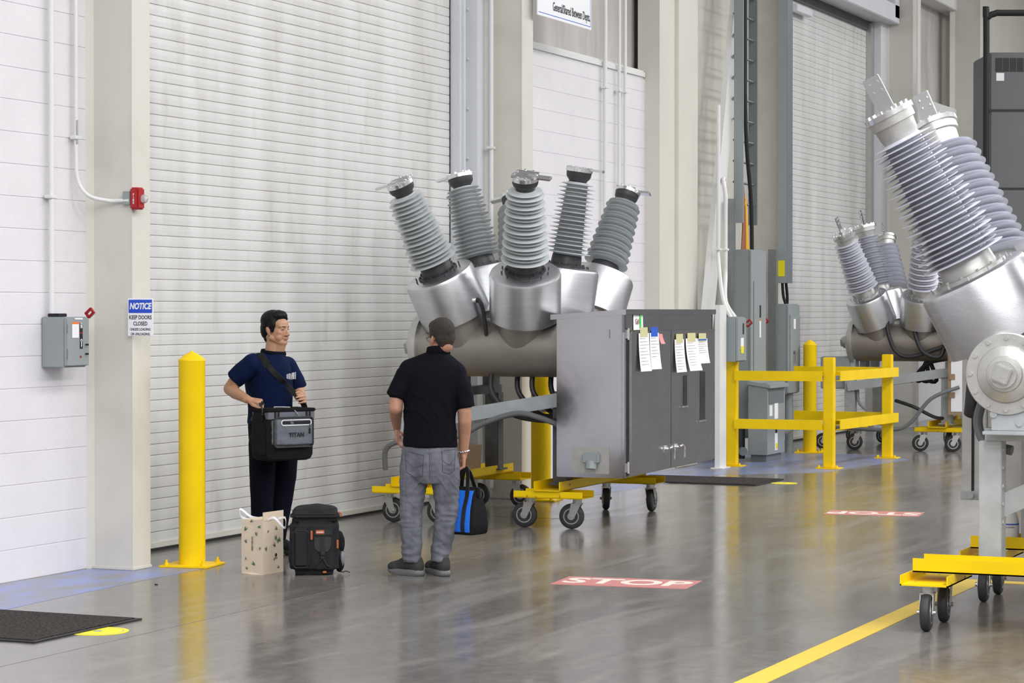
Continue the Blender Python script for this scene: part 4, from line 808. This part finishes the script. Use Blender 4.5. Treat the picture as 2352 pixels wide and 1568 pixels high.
b = MB()
for i in range(14):
    a = 2*pi*i/14; b.ell((.220+.031*cos(a), .047+.031*sin(a), .80+.006*cos(a)), (.009, .009, .007), n=8, m=6)
link('bracelet', b, 'chrome', man2)
# ---- man facing right (navy t-shirt)
F1 = V((-8.131, 14.353, 0))
hm1 = Mhead((.020, .0, 1.578), (.86, -.50, .0), .98, 0)
m1 = MB(); head(m1, hm1); m1.cone((.0, .01, 1.37), (.015, .012, 1.50), .070, .064); m1.cone((.02, .0, 1.40), (.055, -.02, 1.49), .05, .04)
torso(m1, [(.90, -.02, 0, .13, .09, 0), (1.2, -.03, 0, .14, .09, 0), (1.34, -.03, 0, .12, .08, 0)])
m1.cone((-.15, -.12, 1.34), (-.245, -.09, 1.235), .054, .050); m1.cone((-.245, -.09, 1.235), (-.296, -.06, 1.172), .050, .045); m1.cone((-.296, -.06, 1.172), (-.25, -.13, 1.145), .045, .042); m1.cone((-.25, -.13, 1.145), (-.150, -.255, 1.105), .042, .029)
hand(m1, (-.145, -.262, 1.102), (.93, -.30, -.12), (.25, .2, -1), (.15, -.6, .75), [1.2, 1.25, 1.3, 1.3], 1.03, .35, .2)
m1.cone((.10, .14, 1.33), (.160, .15, 1.17), .050, .046); m1.cone((.160, .15, 1.17), (.175, .10, 1.12), .045, .042); m1.cone((.175, .10, 1.12), (.210, -.07, 1.10), .041, .028)
hand(m1, (.212, -.08, 1.10), (.25, -.95, .15), (-.9, -.2, -.2), (-.1, .1, 1), [.5, .55, .6, .65], 1.0, .5)
for (x, y, k, ky, a_, ay) in ((-.07, -.05, -.072, -.06, -.085, -.04), (.07, .06, .080, .042, .012, .10)): m1.cone((x, y, .80), (k, ky, .53), .07, .05); m1.cone((k, ky, .53), (a_, ay, .10), .05, .035)
me = remesh(m1, .0042, 4); man1 = link_me('person', me, 'skin_a', None, 70); man1.location = F1; man1.rotation_euler = (0, 0, TH)
tag(man1, 'dark-haired man in navy t-shirt and trousers looking right, by the roll-up door', 'person')
b = MB(hm1); b.ell((0, .026, .066), (.083, .095, .080)); b.ell((0, .066, .01), (.070, .050, .085)); b.ell((.004, -.020, .102), (.071, .060, .042)); b.ell((.030, -.054, .088), (.030, .024, .018), Matrix.Rotation(.5, 3, 'Y')); b.ell((0, .062, -.055), (.052, .030, .035))
for u in (-1, 1): b.ell((u*.071, -.012, .04), (.014, .032, .035)); b.ell((u*.070, -.018, .008), (.009, .014, .022))
me = remesh(b, .005, 3, folds(.003, 26, 1, (1, 1, .5))); link_me('hair', me, 'hair_a', man1, 70)
b = MB(hm1)
for u in (-1, 1): b.cone((u*.018, -.0955, .0265), (u*.042, -.0835, .0275), .0028, .0016, 8)
link('eyebrows', b, 'hair_a', man1)
b = MB(hm1)
for u in (-1, 1): b.ell((u*.031, -.0850, .0065), (.0125, .0045, .0026), Matrix.Rotation(u*.25, 3, 'Z'), 12, 8)
link('eyes', b, 'ink', man1)
b = MB(hm1); b.ell((0, -.0905, -.0595), (.020, .003, .0022)); b.ell((0, -.0895, -.065), (.016, .003, .0033)); link('lips', b, 'lip', man1)
b = MB(); torso(b, [(.925, -.018, 0, .168, .140, -.5), (1.0, -.02, 0, .165, .135, -.5), (1.1, -.025, 0, .168, .138, -.5), (1.2, -.03, 0, .176, .140, -.6), (1.3, -.035, 0, .188, .135, -.75), (1.35, -.035, 0, .170, .118, -.7), (1.385, -.02, 0, .130, .10, -.6), (1.41, -.008, .005, .092, .086, -.4), (1.425, .0, .008, .078, .074, 0)])
b.cone((-.03, -.02, 1.37), (-.13, -.10, 1.335), .062, .068); b.cone((.01, .03, 1.365), (.085, .12, 1.325), .06, .066)
b.cone((-.135, -.105, 1.345), (-.215, -.10, 1.275), .070, .064); b.cyl((-.17, -.105, 1.315), (-.262, -.088, 1.238), .068, .064, 24)
b.cone((.085, .13, 1.33), (.14, .15, 1.22), .066, .060); b.cyl((.11, .14, 1.28), (.165, .15, 1.165), .062, .058, 24)
me = remesh(b, .007, 9, folds(.009, 5.5, 4, (1.2, 1.2, .6))); sh1 = link_me('t_shirt', me, 'navy', man1, 70); bv = bvh_of(me)
b = MB(); b.rings([[V((.0+r*cos(a), .006+r*sin(a), z-.010*cos(a+.6))) for a in [2*pi*i/30 for i in range(30)]] for r, z in ((.088, 1.410), (.091, 1.422), (.084, 1.440), (.071, 1.432))], cap=False); link('neckband', b, 'navy_dark', sh1, 50)
def lg(u, v): return (.105+u*.045+v*.0, -.6, 1.285-v*.05+.012*(1-u)*0)
for i, (u0, u1) in enumerate(((.0, .08), (.14, .26), (.34, .52), (.60, .78), (.86, 1.0))):
    patch('chest_logo', bv, lambda u, v, a=u0, c=u1, i=i: lg(a+(c-a)*u, .1*(4-i)*.5+v*(1-.1*(4-i))), 2, 5, (0, 1, 0), .003, 'paper', sh1, .001)
b = MB(); torso(b, [(.74, -.005, 0, .13, .11, -.3), (.80, -.01, 0, .160, .130, -.3), (.90, -.015, 0, .162, .132, -.3), (.98, -.018, 0, .155, .125, -.3)])
b.cone((-.07, -.05, .80), (-.072, -.06, .48), .097, .082); b.cone((-.072, -.06, .48), (-.085, -.04, .10), .082, .064); b.cone((.07, .06, .80), (.082, .04, .55), .095, .078); b.cone((.082, .04, .55), (.012, .10, .12), .076, .062)
me = remesh(b, .007, 3, folds(.006, 6, 8, (1, 1, .8))); link_me('trousers', me, 'navy_dark', man1, 70)
shoe(man1, (-.04, -.08), (.85, -.5), .28, 'black', 'shoe_dark'); shoe(man1, (.06, .10), (.85, -.5), .28, 'black', 'shoe_dark')
# ---- cooler bag held by the man in navy (stays its own thing)
def frame(root, c, nrm):       # matrix with +y pointing into the bag, -y its front normal
    n = V((nrm[0], nrm[1], 0)).normalized(); y = -n; x = V((y.y, -y.x, 0))
    return Matrix(((x.x, y.x, 0, c[0]), (x.y, y.y, 0, c[1]), (0, 0, 1, c[2]), (0, 0, 0, 1)))
cb = empty('cooler_bag', F1, TH); Mb = frame(cb, (.088, -.262, .69), (.60, -.80))
def sbox(M, x0, x1, y0, y1, z0, z1, bev, vox=.008, disp=None, sm=3):
    b = MB(M); b.box(x0, x1, y0, y1, z0, z1, bev); return remesh(b, vox, sm, disp)
b = MB(Mb); b.rings([[V((x*kx, y*ky+yo, z)) for x, y in [(.19*cos(t)/max(abs(cos(t)), abs(sin(t)))*(.96 if abs(abs(cos(t))-abs(sin(t))) < .2 else 1), .12*sin(t)/max(abs(cos(t)), abs(sin(t)))) for t in [2*pi*(i+.5)/32 for i in range(32)]]] for z, kx, ky, yo in ((0.0, .80, .8, 0), (.012, .93, .95, 0), (.04, 1.0, 1.0, 0), (.16, 1.02, 1.03, 0), (.30, 1.0, 1.0, 0), (.335, .98, .98, 0))])
link('bag_body', b, 'bag_black', cb, 40)
b = MB(Mb); b.box(-.195, .195, -.125, .125, .335, .358, .006); link('lid', b, 'bag_black', cb)
b = MB(Mb); b.box(-.186, .186, -.1215, -.10, .285, .335, .003); link('upper_band', b, 'bag_gray', cb)
b = MB(Mb); b.box(-.185, -.105+.0, -.10, .09, .285, .335, .003); link('upper_band', b, 'bag_gray', cb)
me = sbox(Mb, -.155, .165, -.150, -.09, .090, .30, .022, .006, folds(.004, 9, 6, (1, 1, 1.6)), 4); fp = link_me('front_pocket', me, 'bag_gray', cb, 60)
b = MB(Mb)
def rr(cx, cz, w, h, r, y, n=5):
    P = []
    for (sx, sz, a0) in ((1, 1, 0), (-1, 1, 90), (-1, -1, 180), (1, -1, 270)):
        for i in range(n+1): a = radians(a0+90*i/n); P.append(V((cx+sx*(w/2-r)+r*cos(a), y, cz+sz*(h/2-r)+r*sin(a))))
    return P+[P[0]]
b.tube(rr(.005, .196, .312, .204, .026, -.142), .005, 8, 1); link('pocket_piping', b, 'black', fp)
b = MB(Mb); b.tube(rr(.02, .262, .235, .036, .016, -.153), .0035, 6, 1); link('zip_trim', b, 'reflect', fp)
b = MB(Mb); b.box(-.09, .13, -.153, -.149, .252, .272); link('zip_opening', b, 'bag_char', fp)
b = MB(Mb); b.cyl((.125, -.157, .255), (.123, -.158, .22), .003, n=6); b.box(.117, .131, -.161, -.155, .185, .222, .002); link('zip_pull', b, 'black', fp)
xb = Mb.to_3x3() @ V((1, 0, 0)); o_ = Mb @ V((.02, -.1565, .178)); text('lettering', 'TITAN', .040, o_, xb, ZU, 'black', fp, bold=.0012, sx=1.05)
b = MB(Mb)
for x in (-.13, -.105, .12, .145): b.box(x-.006, x+.006, -.128, -.121, .285, .335)
link('webbing_loops', b, 'black', cb)
b = MB(Mb); me = sbox(Mb, -.205, -.17, -.09, .08, .03, .26, .015, .007, None, 3); link_me('side_pocket', me, 'bag_black', cb, 60)
b = MB(Mb); b.tube([(-.07, -.02, .36), (-.075, -.02, .365), (.0, -.02, .363), (.05, -.02, .36)], .005, 6); b.tube([(.02, -.12, .35), (.04, -.135, .32), (.05, -.14, .30)], .0035, 6); link('zip_cord', b, 'strut', cb)
# carry strap and shoulder strap follow the chest
hp = V((-.052, -.298, 1.078)); b = MB(); b.ribbon([Mb @ V((-.192, -.06, .27)), Mb @ V((-.19, -.05, .36)), hp+V((-.012, -.01, .0)), hp+V((.01, .0, .004)), Mb @ V((-.16, .06, .36)), Mb @ V((-.19, .09, .27))], (0, 0, 1), .022, .004); link('grab_handle', b, 'black', cb)
pts = []
for k in range(11):
    t = k/10; px_ = -.118+t*(.205+.118); pz = 1.432+t*(1.075-1.432)+.035*sin(t*pi)*.4; h = bv.ray_cast(V((px_, -.8, pz)), V((0, 1, 0)))
    if h[0] is not None: pts.append(h[0]+V((0, -.009, 0)))
s0 = bv.ray_cast(V((-.145, .02, 1.9)), V((0, 0, -1)))[0]; P = []
if s0 is not None: P.append(s0+V((0, .02, .006)))
P += [p for p in pts if p.y < .05]; P.append(Mb @ V((.17, .02, .40))); P.append(Mb @ V((.196, .02, .34)))
b = MB(); b.ribbon(P, (.72, -.2, .6), .040, .004, 4); st = link('shoulder_strap', b, 'black', cb, 40)
b = MB(); b.ribbon(P[0:4], (.72, -.2, .6), .056, .010, 4); link('strap_pad', b, 'bag_char', st, 40)
tag(cb, 'grey and black insulated bag lettered TITAN, held by the man in navy', 'bag')
# ---- blue and black tote carried by the other man
tb = empty('tote_bag', F2, TH); Mt = frame(tb, (.222, .10, .262), (-.58, -.81))
def tot(z, w, d, n=24):
    P = []
    for i in range(n):
        t = 2*pi*(i+.5)/n; c, s_ = cos(t), sin(t); m = max(abs(c), abs(s_)); P.append(V((w*c/m*.96, d*s_/m, z)))
    return P
b = MB(Mt); b.rings([tot(.0, .125, .085), tot(.01, .135, .10), tot(.07, .14, .105), tot(.17, .13, .085), tot(.25, .12, .055), tot(.29, .11, .028), tot(.30, .10, .012)]); link('bag_body', b, 'bag_black', tb, 50)
b = MB(Mt)
for (xa, xb2) in ((-.115, .117),):
    b.rings([[V((xa*k, -d-.004, z)), V((xb2*k, -d-.004, z)), V((xb2*k, -d+.003, z)), V((xa*k, -d+.003, z))] for z, d, k in ((.02, .102, 1.0), (.07, .106, 1.02), (.17, .086, .95), (.25, .056, .9), (.285, .030, .85))])
link('blue_side_panel', b, 'bright_blue', tb, 30)
for sgn in (-1, 1):
    for xs_ in (-.06, .07):
        b = MB(Mt); b.ribbon([(xs_, sgn*.110, .02), (xs_, sgn*.114, .07), (xs_, sgn*.095, .17), (xs_, sgn*.065, .25), (xs_*.8, sgn*.038, .31), (xs_*.4+.01, sgn*.012, .40), (.015, 0, .435)], (1, 0, 0), .028, .004); link('carry_strap', b, 'black', tb, 40)
b = MB(Mt); b.box(-.10, .125, -.012, .012, .296, .306, .003); b.box(.11, .135, -.02, .02, .24, .30, .008); link('zipper', b, 'black', tb)
tag(tb, 'blue and black tote bag hanging from the right hand of the man in jeans', 'bag')
# ---- backpack on the floor
bp_ = empty('backpack', (-7.335, 13.50, 0), TH); Mk = frame(bp_, (.0, .0, .0), (.10, -1.0))
b = MB(Mk); b.box(-.165, .150, -.11, .11, .004, .36, .035); b.box(-.150, .145, -.10, .10, .02, .40, .04); b.ell((.03, .01, .12), (.150, .105, .115)); me = remesh(b, .007, 4, folds(.004, 10, 2)); bo = link_me('pack_body', me, 'bag_char', bp_, 60)
b = MB(Mk); b.box(-.163, .158, -.125, .12, .350, .415, .026); b.box(-.150, .145, -.11, .11, .38, .432, .02); b.ell((.0, .0, .420), (.145, .11, .036)); me = remesh(b, .006, 3, folds(.003, 9, 5)); li = link_me('top_lid', me, 'bag_char', bp_, 60)
b = MB(Mk); b.tube([(-.140, -.122, .402), (0, -.124, .402), (.135, -.122, .402)], .003, 6); link('lid_zip', b, 'black', li)
b = MB(Mk); b.box(-.158, -.035, -.152, -.09, .045, .31, .024); me = remesh(b, .005, 3); po = link_me('front_pocket', me, 'bag_char', bp_, 60)
b = MB(Mk); b.tube([(p.x, p.y, p.z) for p in rr(-.0965, .1775, .098, .240, .022, -.1475)], .0028, 6, 1); link('pocket_zip', b, 'black', po)
for (x0, x1, z0, z1, y_) in ((-.034, -.020, .235, .295, -.132), (.135, .148, .175, .232, -.108), (.045, .070, .016, .030, -.108)): b = MB(Mk); b.box(x0, x1, y_-.006, y_, z0, z1, .003); link('leather_pull', b, 'leather', bp_)
b = MB(Mk); b.box(-.010, .105, -.116, -.106, .262, .302, .003); link('name_band', b, 'black', bp_)
b = MB(Mk); b.box(.0, .056, -.122, -.115, .269, .296, .003); lt = link('leather_patch', b, 'leather', bp_)
xk = Mk.to_3x3() @ V((1, 0, 0)); text('lettering', 'BAGSMART', .0105, Mk @ V((.028, -.1228, .282)), xk, ZU, 'paper', lt, bold=.0003, sx=.85)
b = MB(Mk); b.rings([[V((x, y, z)) for x, y in ((-.012*w+.045, -.116), (.012*w+.045, -.116), (.012*w+.045, -.100), (-.012*w+.045, -.100))] for z, w in ((.25, 4.5), (.19, 4.5), (.165, 3.4), (.155, 2.2))]); link('flap', b, 'shoe', bp_, 0)
b = MB(Mk); b.box(.035, .055, -.121, -.115, .16, .252, .001); b.box(.030, .060, -.128, -.114, .132, .172, .004); b.box(.032, .058, -.126, -.110, .110, .128, .003); b.tube([(.045, -.120, .115), (.01, -.118, .075), (-.012, -.116, .05)], .004, 6); b.tube([(.045, -.120, .115), (.07, -.120, .07), (.088, -.116, .06)], .005, 6); link('buckle', b, 'black', bp_)
b = MB(Mk); b.ell((.155, .02, .20), (.035, .07, .075)); b.ell((.158, .02, .085), (.03, .075, .08)); me = remesh(b, .007, 2, folds(.004, 14, 9)); link_me('side_pocket', me, 'bag_black', bp_, 60)
b = MB(Mk); b.ell((.172, -.02, .10), (.018, .035, .05)); link('side_pouch', b, 'purple_gray', bp_)
b = MB(Mk); b.tube([(.150, -.10, .412), (.164, -.10, .40), (.163, -.10, .38)], .005, 8); link('lid_loop', b, 'leather', li)
b = MB(Mk); b.ribbon([(-.150, .09, .24), (-.168, .08, .17), (-.170, .08, .08), (-.150, .09, .03)], (0, 1, 0), .03, .006); link('shoulder_strap', b, 'black', bp_)
b = MB(Mk); b.tube([(.14, .0, .02), (.175, -.02, .012), (.20, -.02, .018), (.225, -.02, .008)], .0035, 6); link('strap_end', b, 'black', bp_)
tag(bp_, 'charcoal backpack with tan leather tags standing on the floor', 'backpack')
# ---- paper carrier bag on the floor
pg = empty('paper_carrier_bag', (-7.62, 13.32, 0), TH); u_ = V((-.88, .47, 0)); v_ = V((.47, .88, 0)); g, wd, hh = .170, .235, .375
b = MB(); c0 = V((0.0, -.02, 0))
def pb(s, t, z, k=0.0): 
    return c0+u_*(g*s)+v_*(wd*t)+V((0, 0, z))
R0 = []
for z, pin in ((.0, -.06), (.012, 0), (.09, .0), (.2, .03), (.3, .05), (.355, .06)):
    R0.append([pb(0, 0, z), pb(.5, pin*.5, z), pb(1, 0, z), pb(1, 1, z), pb(.5, 1-pin*.5, z), pb(0, 1, z)])
b.rings(R0, cap=True); bagmesh = b
b = MB(); b.rings([[pb(-.01, -.0, z), pb(.02, -.0, z), pb(.02, 1, z), pb(-.01, 1, z)] for z in (.35, .405)]); link('raised_panel', b, 'kraft', pg, 0)
bagmesh.bm.faces.ensure_lookup_table(); nbag = len(bagmesh.bm.faces)
def mark(org, a, s, face):
    b = bagmesh
    e = u_ if face == 0 else v_; nn = (-v_ if face == 0 else -u_)
    for da in ((0, .5) if s > .03 else (-.4, .1)):
        d = e*cos(a+da)+V((0, 0, 1))*sin(a+da); q = nn.cross(d)*.11; P = [V(org)+nn*.0015, V(org)+d*s*.5+q*s+nn*.0015, V(org)+d*s+nn*.0015, V(org)+d*s*.5-q*s+nn*.0015]
        vs = [b.bm.verts.new(p) for p in P]; b.bm.faces.new(vs)
random.seed(3)
for s, z in ((.75, .20), (.3, .25), (.8, .09), (.35, .06), (.7, .03), (.25, .31), (.6, .34), (.15, .16), (.85, .28)): mark(pb(s, -.005 if abs(s-.5) > .3 else .0, z)-v_*.002, random.uniform(.3, 2.8), random.uniform(.022, .04), 0)
for t, z in ((.15, .15), (.55, .08), (.7, .28), (.2, .27), (.8, .03), (.6, .17), (.85, .2), (.72, .19), (.62, .21)): mark(pb(-.012, t, z), random.uniform(.3, 2.8), random.uniform(.024, .045), 1)
bd = link('bag_body', bagmesh, 'kraft', pg, 0); bd.data.materials.append(MATS['leaf'])
for q_ in bd.data.polygons[nbag:]: q_.material_index = 1
b = MB(Matrix.Translation(pb(-.015, .62, .118))); b.lathe((0, 0, 0), tuple(-u_), [(0, .012), (.001, .012), (.001, .008), (0, .008)], 20); 
b2 = b; link('printed_logo', b2, 'ink', pg, 0)
text('lettering', 'TEA', .016, pb(-.02, .62, .097), tuple(v_), ZU, 'ink', pg, sx=1.2)
text('lettering', 'NATURE & FRESH', .012, pb(.5, -.012, .20), (0, 0, -1), tuple(-u_), 'ink', pg, bold=.0004)
for fx_ in (0, 1):
    a0 = pb(.04 if fx_ == 0 else .96, .25, .35); a1 = pb(.04 if fx_ == 0 else .96, .75, .35); od = (-u_ if fx_ == 0 else u_)*.06
    b = MB(); P = [a0, a0+od*.9+V((0, 0, .02)), (a0+a1)/2+od*1.6+V((0, 0, -.05 if fx_ == 0 else .06)), a1+od+V((0, 0, .01)), a1]; b.ribbon(P, (0, .2, 1), .014, .0015); link('ribbon_handle', b, 'ribbon', pg, 40)
tag(pg, 'beige paper carrier bag with leaf print standing on the floor left of the backpack', 'bag')
# loose bits on the floor
for x, y, r, lab in ((-7.95, 12.55, .012, 'tiny dark scrap on the floor in front of the yellow bollard'),):
    r_ = MB(); r_.box(x-.01, x+.012, y-.006, y+.006, .0005, .006, .002); tag(link('floor_scrap', r_, 'black', None), lab, 'scrap')
